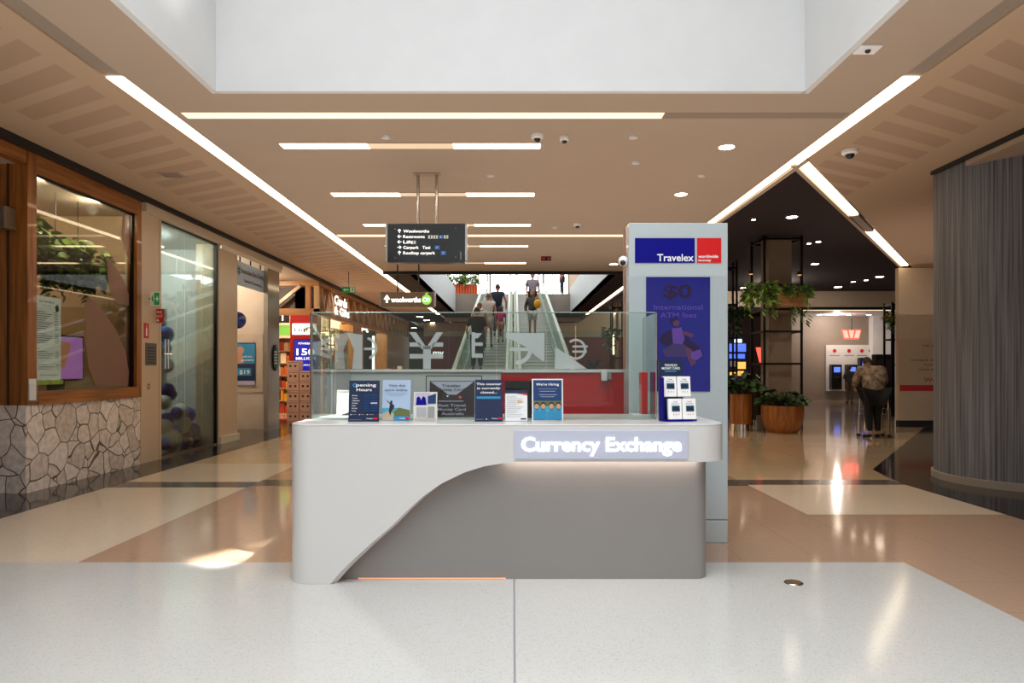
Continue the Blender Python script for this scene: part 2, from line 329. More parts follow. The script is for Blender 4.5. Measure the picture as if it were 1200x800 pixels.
HC = 4.2
def cbox(x0, y0, x1, y1, m, z0=HC, z1=HC+.12): return MB().box((x0, y0, z0), (x1, y1, z1), m)
c = MB(); F0 = Frame((0, 0, 0), (1, 0, 0), (0, 1, 0))
c.box((-3.6, 6.65, HC), (3.6, 18.9, HC+.1), 'ceiling_paint')
c.box((-3.6, -9, HC), (-2.9, 6.65, HC+.1), 'ceiling_paint'); c.box((2.85, -9, HC), (3.6, 6.65, HC+.1), 'ceiling_paint'); c.box((-2.9, -9, HC), (2.85, -6, HC+.1), 'ceiling_paint')
c.box((-3.6, 18.9, HC), (-2.83, 33.7, HC+.1), 'ceiling_dark'); c.box((2.83, 18.9, HC), (3.6, 33.7, HC+.1), 'ceiling_dark')
c.box((-3.6, 33.7, HC), (3.6, 50, HC+.1), 'ceiling_dark')
c.box((-16, 32, HC), (-3.78, 50, HC+.1), 'ceiling_dark')
c.box((-5.72, -9, HC), (-3.78, 32, HC+.1), 'ceiling_slatted')
c.prism(F0, [(3.78, -9), (5.72, -9), (5.72, 9.35), (14, 9.35), (14, 18.2), (10.65, 18.2), (3.78, 8.75)], HC, HC+.1, 'ceiling_slatted')
c.prism(F0, [(5.8, -9), (9, -9), (9, 8.75), (5.8, 8.75)], 4.1, 4.2, 'soffit')
c.box((3.6, 8.5, 4.8), (24, 50, 4.9), 'ceiling_dark')
c.box((-9, -9, 3.97), (-5.98, 8.2, 4.05), 'ceiling_paint'); c.box((-12, 17.1, 4.12), (-5.84, 20.4, 4.2), 'ceiling_paint')
struct('ceiling', c)
t = MB(); t.box((-3.6, 18.9, 4.12), (3.6, 19.0, 4.3), 'trim_gap_black'); struct('trim_1', t)
t = MB(); t.box((-5.84, -9, 4.12), (-5.72, 50, 4.2), 'trim_gap_black'); t.box((5.72, -9, 4.15), (5.77, 9.35, 4.2), 'trim_gap_black'); struct('trim_2', t)  # left strip: black colour in place of shade in the ceiling shadow gap
# skylight well
w = MB()
w.box((-2.9, 6.64, HC-.001), (2.85, 6.7, 8.6), 'well_white'); w.box((-2.95, -6, HC-.001), (-2.89, 6.7, 8.6), 'well_white'); w.box((2.84, -6, HC-.001), (2.9, 6.7, 8.6), 'well_white'); w.box((-3, -6.1, HC), (3, -6, 8.6), 'well_white')
struct('wall_skylight', w)
# slots with cove lights
def cove(name, pts_lit, pts_dark=None, strength='light_cream'): pass
def slot_struct(n, x0, x1, y0, ylit, y1):
    s = MB(); s.box((x0, y0, HC+.02), (x1, ylit, HC+.14), 'slot_dark'); s.box((x0-.02, y0, HC+.02), (x0, y1, HC+.14), 'ceiling_paint'); s.box((x1, y0, HC+.02), (x1+.02, y1, HC+.14), 'ceiling_paint')
    struct('trim_%d' % n, s)
slot_struct(3, -3.78, -3.6, -9, 6.35, 34); slot_struct(4, 3.6, 3.78, -9, 6.35, 34)
def strip(label, poly, m='light_cream', z=HC+.006, group=None):
    s = MB(); s.prism(F0, poly, z, z+.03, m); return s.build('strip_light', label=label, cat='light', group=group)
strip('long lit cove strip in the ceiling above the left-hand shops', [(-3.78, 6.35), (-3.6, 6.35), (-3.6, 34), (-3.78, 34)])
strip('lit cove strip in the ceiling on the right, running towards the grey pillar sign', [(3.6, 6.35), (3.78, 6.35), (3.78, 9.0), (3.6, 9.0)])
strip('lit strip along the left edge of the dark ceiling', [(3.6, 9.0), (3.74, 9.0), (3.74, 34), (3.6, 34)])
d = Vector((10.65-3.78, 18.2-8.75)).normalized(); nn = Vector((-d.y, d.x))
def dpt(s_, k): return (3.76+d.x*s_+nn.x*k, 8.85+d.y*s_+nn.y*k)
Ld = 11.5
strip('near lit segment of the diagonal strip along the dark ceiling', [dpt(.15, -.02), dpt(3.9, -.02), dpt(3.9, .11), dpt(.15, .11)], 'light_cream', HC+.006)
strip('far lit segment of the diagonal strip above the cream hoarding', [dpt(5.6, -.02), dpt(11.2, -.02), dpt(11.2, .13), dpt(5.6, .13)], 'light_cream', HC+.006)
t = MB(); t.prism(F0, [dpt(3.9, -.02), dpt(5.6, -.02), dpt(5.6, .11), dpt(3.9, .11)], HC-.01, HC+.05, 'slot_dark'); t.prism(F0, [dpt(.1, .12), dpt(11.5, .14), dpt(11.5, .2), dpt(.1, .18)], HC-.02, 4.8, 'ceiling_paint'); struct('trim_5', t)
t = MB(); t.box((3.78, 8.9, HC), (3.86, 50, 4.8), 'ceiling_paint'); struct('trim_6', t)
# cross slots
def cross(label, x0, x1, y0, y1, m, name='strip_light'):
    s = MB(); s.box((x0, y0, HC-.004), (x1, y1, HC), m); return s.build(name, label=label, cat='light')
cross('wide lit slot across the ceiling just behind the skylight', -3.5, 1.6, 7.2, 7.36, 'light_soft')
t = MB(); t.box((1.6, 7.2, HC-.003), (3.55, 7.36, HC), 'slot_dark'); struct('trim_7', t)
cross('thin lit slot across the ceiling behind the hanging directory', -3.55, 3.55, 13.75, 13.95, 'light_soft')
ords = ['nearest of the row, just past the skylight', 'second of the row, above the hanging directory', 'third of the row, behind the directory', 'fourth of the row, above the hanging grocery sign', 'farthest of the row, before the void edge']
for i, y in enumerate((8.25, 10.55, 12.8, 15.0, 17.4)):
    r = thing('ceiling_light', 'recessed slot ceiling light, '+ords[i], 'light', (-1.23, y, HC), 'recessed slot ceiling lights')
    f = MB(); x0, x1 = -2.8, .33
    f.box((x0-.02, y-.1, HC-.006), (x1+.02, y-.08, HC), 'ceiling_paint'); f.box((x0-.02, y+.12, HC-.006), (x1+.02, y+.14, HC), 'ceiling_paint'); f.build('frame', r)
    lm = 'light_white' if i < 2 else 'light_warm'
    for a, b in ((x0, x0+1.05), (x1-1.05, x1)): MB().box((a, y-.08, HC-.005), (b, y+.12, HC), lm).build('diffuser', r)
    MB().box((x0+1.05, y-.08, HC-.004), (x1-1.05, y+.12, HC), 'slot_mid').build('dim_middle', r)  # weak emission painted between the lit ends as their light falloff
def downlight(x, y, z, label, rad=.075, power=45, col=(1, .82, .6), m='light_warm', group='round ceiling downlights'):
    r = thing('downlight', label, 'light', (x, y, z), group)
    MB().lathe([(rad*1.25, -.008), (rad*1.25, 0)], (x, y, z), 'white').build('bezel', r)
    MB().lathe([(rad, -.012), (rad, -.008)], (x, y, z), 'downlight_lens').build('lens', r)
    if power:
        l = bpy.data.lights.new('lamp', 'SPOT'); l.energy = power; l.color = col; l.spot_size = R(130); l.spot_blend = .8; l.shadow_soft_size = rad
        o = bpy.data.objects.new('lamp', l); COL.objects.link(o); o.parent = r; o.location = (0, 0, -.03)
downlight(2.6, 8.3, HC, 'round warm downlight nearest the skylight, above the pillar sign', .085, 90)
downlight(2.6, 10.55, HC, 'round warm downlight just behind the nearest one above the pillar sign', .085, 90)
downlight(2.6, 17.6, HC, 'small far downlight beside the white camera on the pillar sign', .1, 90)
for i, (px, py, r_, pw) in enumerate(((928, 254, .11, 60), (955, 309, .11, 60), (1031, 324, .13, 60), (982, 336, .14, 0), (883, 257, .04, 0), (948, 285, .05, 0), (959, 283, .06, 0), (1000, 330, .07, 0), (1015, 328, .07, 0), (871, 337, .1, 0))):
    Y = 3.3*800/(432-py); downlight(AX(px, Y), Y, 4.8, ['bright round downlight in the dark ceiling above the black planter frame', 'round downlight in the dark ceiling right of the black planter frame', 'round downlight in the dark ceiling near the diagonal strip end', 'far round downlight in the dark ceiling above the bank bulkhead'][i] if i < 4 else 'tiny spotlight in the dark ceiling', r_, pw*2.2, (1, .9, .8), 'light_white')
for i, (px, py) in enumerate(((492, 371), (500, 375), (507, 378), (512, 381), (485, 384), (498, 389))):
    Y = 2.7*800/(432-py); downlight(AX(px, Y), Y, HC, 'small downlight in the dark ceiling left of the moving walkways', .17, 0, m='light_white')
for i, (px, py) in enumerate(((721, 366), (712, 371), (705, 375), (698, 378))):
    Y = 3.3*800/(432-py); downlight(AX(px, Y), Y, 4.8, 'small downlight in the dark ceiling right of the moving walkways', .2, 0, m='light_white')
# cameras and detectors
def dome(x, y, label, dark=False, r=.07):
    t_ = thing('security_camera', label, 'camera', (x, y, HC), 'dome security cameras')
    MB().lathe([(r*.8, -.05), (r, -.035), (r, 0)], (x, y, HC), 'black_plastic' if dark else 'white').build('housing', t_, smooth=True)
    b = MB(); b.ball((x, y, HC-.045), r*.62, 'black_plastic', 14, (1, 1, 1)); b.build('dome', t_, smooth=True)
dome(.28, 7.88, 'white dome camera, left of the two under the skylight edge'); dome(.6, 7.95, 'white dome camera, right of the two under the skylight edge', r=.055)
dome(1.2, 12.7, 'black dome camera beyond the slot lights'); tag(bpy.data.objects['security_camera.002'])
dome(4.17, 8.45, 'white and black dome camera by the diagonal strip', r=.095)
for i, (px, py) in enumerate(((452, 160), (742, 160), (745, 190), (822, 205), (650, 266), (575, 205))):
    Y = 2160/(432-py); MB().lathe([(.05, -.02), (.055, 0)], (AX(px, Y), Y, HC), 'off_white', 14).build('smoke_detector', label='small white detector disc on the tan ceiling', cat='detector', group='ceiling detectors', smooth=True)
v_ = thing('ceiling_vent', 'small grey grille in the slatted left ceiling', 'vent', (-4.77, 9.5, HC)); MB().box((-4.9, 9.4, HC-.01), (-4.6, 9.62, HC), 'soffit').build('frame', v_)
s_ = MB(); [s_.box((-4.88, 9.42+k*.04, HC-.016), (-4.62, 9.435+k*.04, HC-.01), 'slot_dark') for k in range(5)]; s_.build('slats', v_)
sn = thing('ceiling_sensor', 'small white sensor box at the right rim of the skylight', 'sensor', (2.97, 5.75, HC)); MB().box((2.9, 5.68, HC-.02), (3.08, 5.83, HC), 'white').build('housing', sn, bevel=.006); MB().ball((2.99, 5.75, HC-.02), .025, 'black_plastic', 10).build('lens', sn)

# void over the moving walkways
v = MB(); v.box((-2.95, 18.95, HC), (-2.83, 33.7, 5.5), 'wall_white'); struct('wall_void_left', v)
v = MB(); v.box((2.83, 18.95, HC), (2.95, 33.7, 5.5), 'wall_white'); struct('wall_void_right', v)
v = MB(); v.box((-2.83, 33.7, HC), (2.83, 33.8, 5.2), 'concrete'); v.box((-3.6, 18.9, HC+.1), (3.6, 18.95, 5.3), 'wall_white'); struct('wall_void_back', v)
v = MB(); v.box((-12, 33.8, 5.1), (12, 46, 5.2), 'wall_cream'); struct('floor_upper', v)
v = MB(); v.box((-12, 12, 9.2), (12, 46, 9.3), 'well_white'); struct('ceiling_upper', v)
v = MB(); v.box((-12, 46, 5.2), (12, 46.1, 9.2), 'daylight'); struct('window_1', v)
v = MB(); [v.box((x, 45.9, 5.2), (x+.12, 46, 9.2), 'slot_dark') for x in (-6, -3.4, -1.6, .2, 2, 3.8, 6)]; struct('trim_8', v)
v = MB(); v.box((-12, 12, 5.3), (-11.9, 46, 9.2), 'wall_white'); v.box((11.9, 12, 5.3), (12, 46, 9.2), 'wall_white'); struct('wall_upper', v)
# beyond the walkways
v = MB(); v.box((-16, 48, 0), (-5.2, 48.1, 4.2), 'timber_dark'); v.box((-5.2, 40, 0), (-2.6, 40.1, 3.4), 'red_wall'); v.box((-5.2, 39.9, 3.4), (-2.6, 40.1, 4.2), 'wall_cream')
v.box((2.6, 40, 0), (9.6, 40.1, 3.35), 'red_wall'); v.box((2.6, 39.9, 3.35), (9.6, 40.1, 4.8), 'wall_cream'); v.box((-2.6, 44, 0), (2.6, 44.1, 4.2), 'wall_cream'); v.box((-3.6, 36, 4.0), (3.6, 36.2, 4.2), 'wall_cream')
struct('wall_back', v)
v = MB(); v.box((9.6, 40, 0), (24, 40.1, 4.8), 'ceiling_dark'); v.box((24, -9, 0), (24.1, 50, 4.9), 'ceiling_dark'); struct('wall_far_right', v)
v = MB(); v.box((9, -9, 0), (9.1, 8.8, 4.2), 'wall_cream'); struct('wall_right', v)
tx = MB(); tx.text(Frame((-4.35, 39.85, 2.3)), 0, 0, .32, 'my', 'sign_white', .62, bold=.03); tx.build('shop_sign', label='small glowing white word sign on the far red wall', cat='sign')

# ---------------------------------------------------------------- LEFT SHOPS
WX = -5.85
FLW = lambda y0, z0, dx=0: Frame((WX+dx, y0, z0), (0, 1, 0), (0, 0, 1))
# restaurant corner
w = MB(); w.box((-6.0, 8.2, 0), (WX, 10.72, 1.06), 'crazy_stone'); struct('wall_left', w)
w = MB(); w.box((-9, 8.2, 0), (-6.0, 8.3, 1.06), 'crazy_stone'); struct('wall_left_corner', w)
w = MB(); w.box((-9, 8.22, 1.06), (-5.98, 8.32, 3.97), 'timber'); 
for k in range(8): w.box((-8.6+k*.36, 8.2, 1.06), (-8.585+k*.36, 8.22, 3.97), 'timber_dark')
struct('trim_9', w)
w = MB(); w.box((-9.1, -9, 0), (-9, 8.3, 4.2), 'wall_cream'); struct('wall_left_near', w)
w = MB(); w.box((-5.98, -9, 3.97), (WX+.01, 8.2, 4.12), 'timber_h'); struct('trim_10', w)
w = MB(); Y0, Y1 = 8.2, 10.72
w.box((-5.98, Y0, 1.06), (WX+.02, Y0+.16, 4.12), 'timber'); w.box((-5.98, Y1-.13, 1.06), (WX+.02, Y1, 4.12), 'timber'); w.box((-5.98, Y0+.16, 3.9), (WX+.02, Y1-.13, 4.12), 'timber_h'); w.box((-6.0, Y0+.16, 1.06), (WX+.04, Y1-.13, 1.22), 'timber_h')
win = struct('window_2', w)
MB().box((-5.925, 8.36, 1.22), (-5.915, 10.59, 3.9), 'glass_window').build('window_pane', win)
e = MB(); e.box((-5.93, 8.36, 3.87), (-5.88, 10.59, 3.9), 'dark_steel'); e.box((-5.93, 10.56, 1.22), (-5.88, 10.59, 3.9), 'dark_steel'); e.build('window_frame', win)
# petal decals on the restaurant glass
def petal(pts, label):
    P = []
    for px, py in pts: Y = 5.905*800/(601-px); P.append((-5.905, Y, AZ(py, Y)))
    MB().face(P, 'petal_decal').build('window_decal', label=label, cat='decal')
petal([(103, 348), (112, 354), (124, 368), (137, 388), (147, 412), (151, 435), (150, 452), (112, 452), (104, 430), (100, 400), (101, 370)], 'largest mauve petal decal on the restaurant window, lower right')
petal([(125, 298), (135, 312), (146, 330), (151, 345), (151, 358), (140, 356), (131, 345), (126, 325)], 'middle mauve petal decal on the restaurant window')
petal([(153, 238), (153, 310), (147, 296), (142, 275), (144, 252)], 'upper mauve petal decal at the right edge of the restaurant window')
# menu
Fm = Frame((-5.945, 8.42, 1.3), (0, 1, 0), (0, 0, 1))
its = [('t', 'ink', .5, .93, .022, 'Banh Mi Menu', .5), ('t', 'ink', .5, .89, .018, 'Price List', .28), ('p', 'leaf_light', [(.78, .9), (.9, .93), (.92, .85), (.82, .83)])]
for hdr, y0, n in (('Rolls', .85, 9), ('Noodles', .6, 5), ('Rice Dishes', .4, 4), ('Drinks', .25, 3)):
    its.append(('t', 'ink', .06, y0, .014, hdr, None, 'l'))
    for k in range(n): its += [('r', 'ink_grey', .15, y0-.03-k*.024, .15+.3+.08*((k*3) % 4), y0-.022-k*.024), ('r', 'ink_grey', .74, y0-.03-k*.024, .88, y0-.022-k*.024)]
its += [('t', 'ink', .5, .1, .018, 'Gluten Free Options', .6), ('r', 'leaf_light', 0, 0, 1, .05)]
for k, it in enumerate(its):
    if it[0] == 't' and it[5] in ('Banh Mi Menu', 'Rolls', 'Noodles', 'Rice Dishes', 'Drinks', 'Gluten Free Options', 'Price List'): pass
M_('glow_paper', '#DDDED6', .6, emis=.5, eh='#D8D8CC')  # emission added to the paper colour so the menu sheet looks lit
poster('menu_poster', 'tall white menu sheet hung inside the restaurant window', 'poster', Fm, .56, 1.12, 'glow_paper', its)
# interior
w = MB(); w.box((-9, 8.5, 0), (-8.9, 11.2, 4.1), 'restaurant_wall'); w.box((-9, 11.2, 0), (-6.1, 11.3, 4.1), 'restaurant_wall'); w.box((-9, 8.32, 4.0), (-6, 11.2, 4.1), 'soffit'); w.box((-7.4, 8.9, 1.1), (-7.2, 9.6, 4.0), 'wall_white'); struct('wall_restaurant', w)
MB().box((-8.6, 9.6, 3.6), (-8.2, 11.0, 3.75), 'light_warm').build('lit_bulkhead', label='warm glowing lamp box high inside the restaurant', cat='light')
def downspot(x, y, z): pass
def foliage(mb, c, rad, n, L, w, ms, droop=.4, sz=1):
    for i in range(n):
        a = random.uniform(0, 2*PI); e_ = random.uniform(-.6, 1); r_ = rad*random.random()**.5
        p = Vector(c)+Vector((r_*math.cos(a), r_*math.sin(a), random.uniform(-1, 1)*rad*.6*sz))
        mb.leaf(p, (math.cos(a), math.sin(a), e_-droop), L*random.uniform(.6, 1.2), w*random.uniform(.7, 1.2), random.choice(ms))
for i, (y, z, h) in enumerate(((8.75, 3.25, .5), (9.2, 3.1, .7), (9.7, 3.1, .6), (10.2, 3.0, .5))):
    g = thing('hanging_plant', ['leafy trailing plant hung inside the restaurant window, %s' % q for q in ('nearest the timber post', 'second from the timber post', 'third from the timber post', 'farthest from the timber post')][i], 'plant', (-6.5, y, z), 'trailing plants in the restaurant window')
    MB().lathe([(.08, -.1), (.13, .06)], (-6.5, y, z), 'black_plastic', 14).build('pot', g, smooth=True)
    m = MB(); foliage(m, (-6.5, y, z), .38, 420, .15, .09, ['leaf', 'leaf_light', 'leaf_light'])
    for k in range(16):
        a = random.uniform(0, 6.28); x_ = -6.5+.2*math.cos(a); y_ = y+.25*math.sin(a); L_ = random.uniform(.3, 1)*h
        for q in range(int(L_/.05)): m.leaf((x_+random.uniform(-.03, .03), y_+random.uniform(-.03, .03), z-.05-q*.05), (random.uniform(-1, 1), random.uniform(-1, 1), -.3), .1, .05, random.choice(['leaf', 'leaf_light']))
    m.build('foliage', g); MB().tube([(-6.5, y, z), (-6.5, y, 4.0)], .006, 'dark_steel', 6).build('hanger', g)
tv = thing('television', 'lit pink and purple television inside the restaurant window', 'television', (-6.6, 9.75, 1.3))
Ft = Frame((-6.6, 9.35, 1.32), (0, 1, 0), (0, 0, 1)); MB().fbox(Ft, 0, 0, -.05, 1.15, .68, 0, 'black_plastic').build('casing', tv, bevel=.005)
M_('tv_pink', '#B77FB8', emis=.8, eh='#B070C0'); M_('tv_orange', '#C88A60', emis=.6, eh='#C08060')
q = MB(); q.rect(Ft, .03, .03, 1.12, .65, 'tv_pink', .003); q.face([Ft.p(.03, .1, .004), Ft.p(.7, .2, .004), Ft.p(.85, .55, .004), Ft.p(.3, .65, .004), Ft.p(.03, .5, .004)], 'tv_orange'); q.build('screen', tv)
MB().fbox(Ft, .4, -.26, -.06, .75, 0, -.03, 'black_plastic').build('stand', tv)
bx = MB(); bx.box((-6.9, 8.5, 0), (-6.3, 11, 1.06), 'timber'); bx.build('service_bench', label='timber bench inside the restaurant window under the television', cat='bench')
bc = thing('wall_box', 'bronze box fixed high on the timber corner panel', 'box', (-6.05, 8.15, 3.28)); MB().box((-6.4, 8.02, 3.16), (-5.97, 8.22, 3.42), 'sign_bronze').build('casing', bc, bevel=.008); MB().box((-6.38, 8.012, 3.18), (-5.99, 8.022, 3.4), 'plaque').build('face_plate', bc)
pm = thing('flyer_holder', 'small white flyer holder on the timber post corner', 'holder', (-5.84, 8.24, 1.08)); MB().box((-5.83, 8.2, 1.1), (-5.8, 8.33, 1.32), 'acrylic').build('pocket', pm); MB().box((-5.825, 8.21, 1.12), (-5.81, 8.32, 1.38), 'paper').build('flyers', pm)
# beige service panels
w = MB(); w.box((-6.1, 10.73, 0), (WX, 11.36, 4.12), 'cream_panel'); w.box((WX, 11.28, 0), (WX+.004, 11.29, 4.1), 'soffit'); struct('wall_left_service', w)
def blade(name, label, x0, x1, y, z0, z1, bg, its):
    r = poster(name, label, 'sign', Frame((x0, y, z0)), x1-x0, z1-z0, bg, its, .015); MB().box((WX, y, (z0+z1)/2-.01), (x0+.01, y+.012, (z0+z1)/2+.01), 'steel').build('bracket', r) if x0 > WX else None; return r
RUN = [(.1, .15), (.25, .2), (.3, .45), (.2, .5), (.24, .7), (.36, .72), (.38, .5), (.42, .25), (.34, .1), (.3, .3)]
Y = 10.95; r = blade('exit_sign', 'small green and white exit sign projecting by the fire point sign', AX(176, Y), AX(187, Y), Y, AZ(358, Y), AZ(342, Y), 'white', [('r', 'green_sign', .42, .05, 1, .95), ('p', 'green_sign', [(.08, .15), (.2, .3), (.15, .55), (.22, .8), (.33, .6), (.35, .15), (.26, .35)]), ('p', 'white', [(.52, .45), (.7, .45), (.7, .25), (.93, .5), (.7, .75), (.7, .55), (.52, .55)])])
Y = 11.2; blade('fire_point_sign', 'square red fire point sign on the beige panel', AX(178, Y), AX(192, Y), Y, AZ(378, Y), AZ(362, Y), 'fire_red', [('t', 'white', .5, .68, .2, 'FIRE', .75, 'c', .02), ('t', 'white', .5, .38, .2, 'POINT', .85, 'c', .02), ('p', 'white', [(.35, .1), (.65, .1), (.5, .3)])])
Fw = Frame((WX+.006, 10.82, AZ(396, 10.85)), (0, 1, 0), (0, 0, 1)); poster('extinguisher_sign', 'narrow red fire extinguisher plate on the beige panel', 'sign', Fw, .14, .24, 'fire_red', [('p', 'white', [(.35, .15), (.65, .15), (.65, .6), (.5, .8), (.35, .6)]), ('r', 'white', .45, .8, .55, .9)], .005)
Fw = Frame((WX+.006, 10.86, AZ(428, 11)), (0, 1, 0), (0, 0, 1)); poster('wall_plaque', 'dark grey engraved plaque on the beige panel below the fire signs', 'plaque', Fw, .34, .36, 'plaque', [('r', 'ink', .12, .1+.13*k, .88, .16+.13*k) for k in range(6)], .005)
rg = MB(); rg.ring(Frame((WX+.012, 10.95, 1.22), (0, 1, 0), (0, 0, 1)), 0, 0, .03, .045, 'steel'); rg.build('ring_pull', label='small round pull on the beige panel', cat='handle')
# clinic glass front
cl = thing('clinic_shopfront', 'full height glass shopfront with chrome door handles and balloons inside', 'shopfront', (-5.9, 12.45, 0))
for a, b in ((11.38, 12.0), (12.015, 12.3), (12.315, 13.0), (13.015, 13.55)): MB().box((-5.915, a, .03), (-5.9, b, 3.96), 'glass_shop').build('glass_pane', cl)
f = MB(); f.box((-5.95, 11.36, 0), (-5.88, 13.58, .03), 'steel'); f.box((-5.95, 11.36, 3.95), (-5.88, 13.58, 3.99), 'dark_steel'); f.box((-5.94, 13.54, .03), (-5.88, 13.58, 3.95), 'dark_steel'); f.box((-5.94, 11.36, .03), (-5.88, 11.385, 3.95), 'dark_steel'); f.build('frame', cl)
for y in (11.5, 11.6): MB().tube([(-5.85, y, 1.5), (-5.85, y, 2.0)], .014, 'chrome').build('door_handle', cl); 
MB().tube([(-5.85, 11.45, 1.75), (-5.85, 11.7, 1.75)], .01, 'chrome').build('door_handle', cl)
w = MB(); w.box((-9.2, 11.36, 0), (-9.1, 17, 4.1), 'wall_white'); w.box((-9.1, 11.36, 3.99), (-5.95, 14.3, 4.1), 'wall_white'); w.box((-9.1, 14.3, 0), (-5.95, 14.4, 4.1), 'wall_white'); struct('wall_clinic', w)
db = MB(); db.box((-7.6, 14.22, .9), (-7.25, 14.3, 2.75), 'teal_dark'); db.build('dark_panel', label='tall dark teal panel on the back wall inside the clinic', cat='panel')
MB().box((-7.5, 12.2, 3.96), (-7.1, 13.9, 3.985), 'light_white').build('strip_light', label='white strip light inside the clinic', cat='light')
bs = [(195, 392, 9, 'blue'), (193, 408, 8, 'blue'), (196, 428, 8, 'navy'), (196, 458, 9, 'navy'), (193, 471, 8, 'white'), (200, 462, 7, 'navy'), (196, 492, 8, 'blue'), (193, 500, 9, 'white'), (201, 516, 12, 'white'), (193, 520, 7, 'blue'),
      (212, 482, 9, 'white'), (220, 486, 9, 'blue'), (213, 497, 11, 'white'), (226, 504, 8, 'blue'), (218, 511, 8, 'blue'), (216, 522, 7, 'navy'), (227, 520, 7, 'navy'), (207, 484, 7, 'navy'), (222, 524, 5, 'white'), (205, 505, 7, 'blue'),
      (242, 397, 7, 'teal'), (240, 409, 7, 'navy'), (241, 436, 6, 'navy'), (243, 470, 7, 'navy'), (244, 492, 6, 'blue'), (243, 503, 7, 'white'), (244, 512, 6, 'blue'), (241, 455, 6, 'teal'), (242, 424, 6, 'teal'), (243, 482, 6, 'navy')]
for px, py, rr, cn in bs:
    X = -6.35 if py < 515 else -6.25; Y = -X*800/(601-px); r_ = rr*Y/800; z = max(AZ(py, Y), r_+.01)
    b = MB(); b.ball((X, Y, z), r_, 'balloon_'+cn, 18, (1, 1, 1.1)); b.lathe([(.012, -.02), (.004, 0)], (X, Y, z-r_*1.1), 'balloon_'+cn, 8)
    side = 'upper left' if px < 205 and py < 445 else 'lower left' if px < 205 else 'middle' if px < 235 else 'right'
    b.build('balloon', label={'blue': 'bright blue', 'navy': 'dark blue', 'white': 'white', 'teal': 'teal'}[cn]+' balloon in the '+side+' cluster behind the clinic glass', cat='balloon', group=cn+' balloons '+side, smooth=True, sharp=60)
Y = 13.9; X = -5.75
w = MB(); w.box((-6.3, 13.58, 0), (WX, 14.5, 3.98), 'cream_panel'); struct('wall_left_pier', w)
w = MB(); w.box((WX, 13.6, 0), (WX+.04, 14.52, .14), 'skirt'); struct('baseboard_left', w)
w = MB(); w.box((-6.1, 10.75, 3.98), (WX+.08, 17.1, 4.12), 'cream_panel'); w.box((WX+.01, 13.6, 3.9), (WX+.05, 17.1, 3.98), 'skirt'); struct('trim_11', w)
w = MB(); w.box((-9.1, 16.95, 0), (-5.95, 17.05, 4.1), 'wall_cream'); w.box((-9.1, 14.4, 3.98), (-6.1, 17, 4.05), 'wall_cream'); struct('wall_left_recess', w)
w = MB(); w.box((-5.95, 16.3, 0), (WX, 17.1, 3.98), 'polished_stone'); struct('wall_left_panel', w)
w = MB(); w.box((-12, 17.1, 0), (-11.9, 20.4, 4.12), 'wall_cream'); struct('wall_left_far', w)
MATS['wall_cream'].node_tree.nodes['Principled BSDF'].inputs['Roughness'].default_value = .5
# hanging clinic sign
Fs = Frame((-5.95, 14.62, 3.32), (0, 1, 0), (0, 0, 1))
cs = poster('hanging_sign', 'long pale sign hung in the clinic entrance recess', 'sign', Fs, 1.7, .52, 'sky_print', [('t', 'ink', .58, .55, .22, 'Australian Skin Clinics', .78, 'c', .01), ('t', 'ink', .6, .2, .14, 'Laser & Cosmetic', .6, 'c', .01), ('t', 'ink', .1, .45, .4, '#', .12, 'c', .02)], .03)
for y in (14.9, 15.5, 16.1): MB().box((-5.97, y, 3.84), (-5.95, y+.03, 3.98), 'dark_steel').build('hanger', cs)
# clinic poster
Y = 16.9; Fp = Frame((AX(277, Y), Y, AZ(451, Y)))
pp = poster('clinic_poster', 'blue lit skin goals poster on the cream recess wall', 'poster', Fp, .46, 1.05, 'navy', [('r', 'teal_print', 0, .5, 1, .97), ('c', 'skinprint', .22, .82, .2, .09), ('p', 'skinprint', [(0, .5), (.4, .52), (.3, .75), (.05, .78)]), ('t', 'white', .6, .65, .05, 'skin', .5), ('t', 'white', .6, .57, .05, 'goals', .7), ('r', 'teal_print', .05, .22, .8, .4), ('t', 'white', .45, .26, .1, '$19', .55, 'c', .03), ('r', 'lilac', 0, 0, 1, .1)], .03)
fr = MB(); Fb = Frame((AX(272, Y), Y, AZ(460, Y))); fr.fbox(Fb, 0, 0, -.04, .75, 1.45, -.032, 'cream_panel'); fr.build('poster_surround', label='cream raised panel behind the blue skin goals poster', cat='panel')
b = MB(); b.ball((AX(279, 15), 15.0, AZ(375, 15)), .17, 'balloon_navy', 18, (1, 1, 1.1)); b.build('balloon', label='single dark blue balloon in the clinic entrance recess', cat='balloon', smooth=True)
Fo = Frame((WX+.01, 16.75, AZ(419, 16.75)), (0, 1, 0), (0, 0, 1)); ov = thing('oval_plaque', 'teal oval plaque on the glossy grey panel', 'plaque', Fo.o)
o = MB(); o.prism(Fo, [(.19*math.cos(2*PI*i/24), .32*math.sin(2*PI*i/24)) for i in range(24)], 0, .02, 'dark_steel'); o.build('rim', ov); o = MB(); o.disc(Fo, 0, 0, .16, 'teal_dark', .024, r2=.28); [o.rect(Fo, -.1, -.15+k*.07, .1, -.12+k*.07, 'off_white', .026) for k in range(5)]; o.build('face', ov)

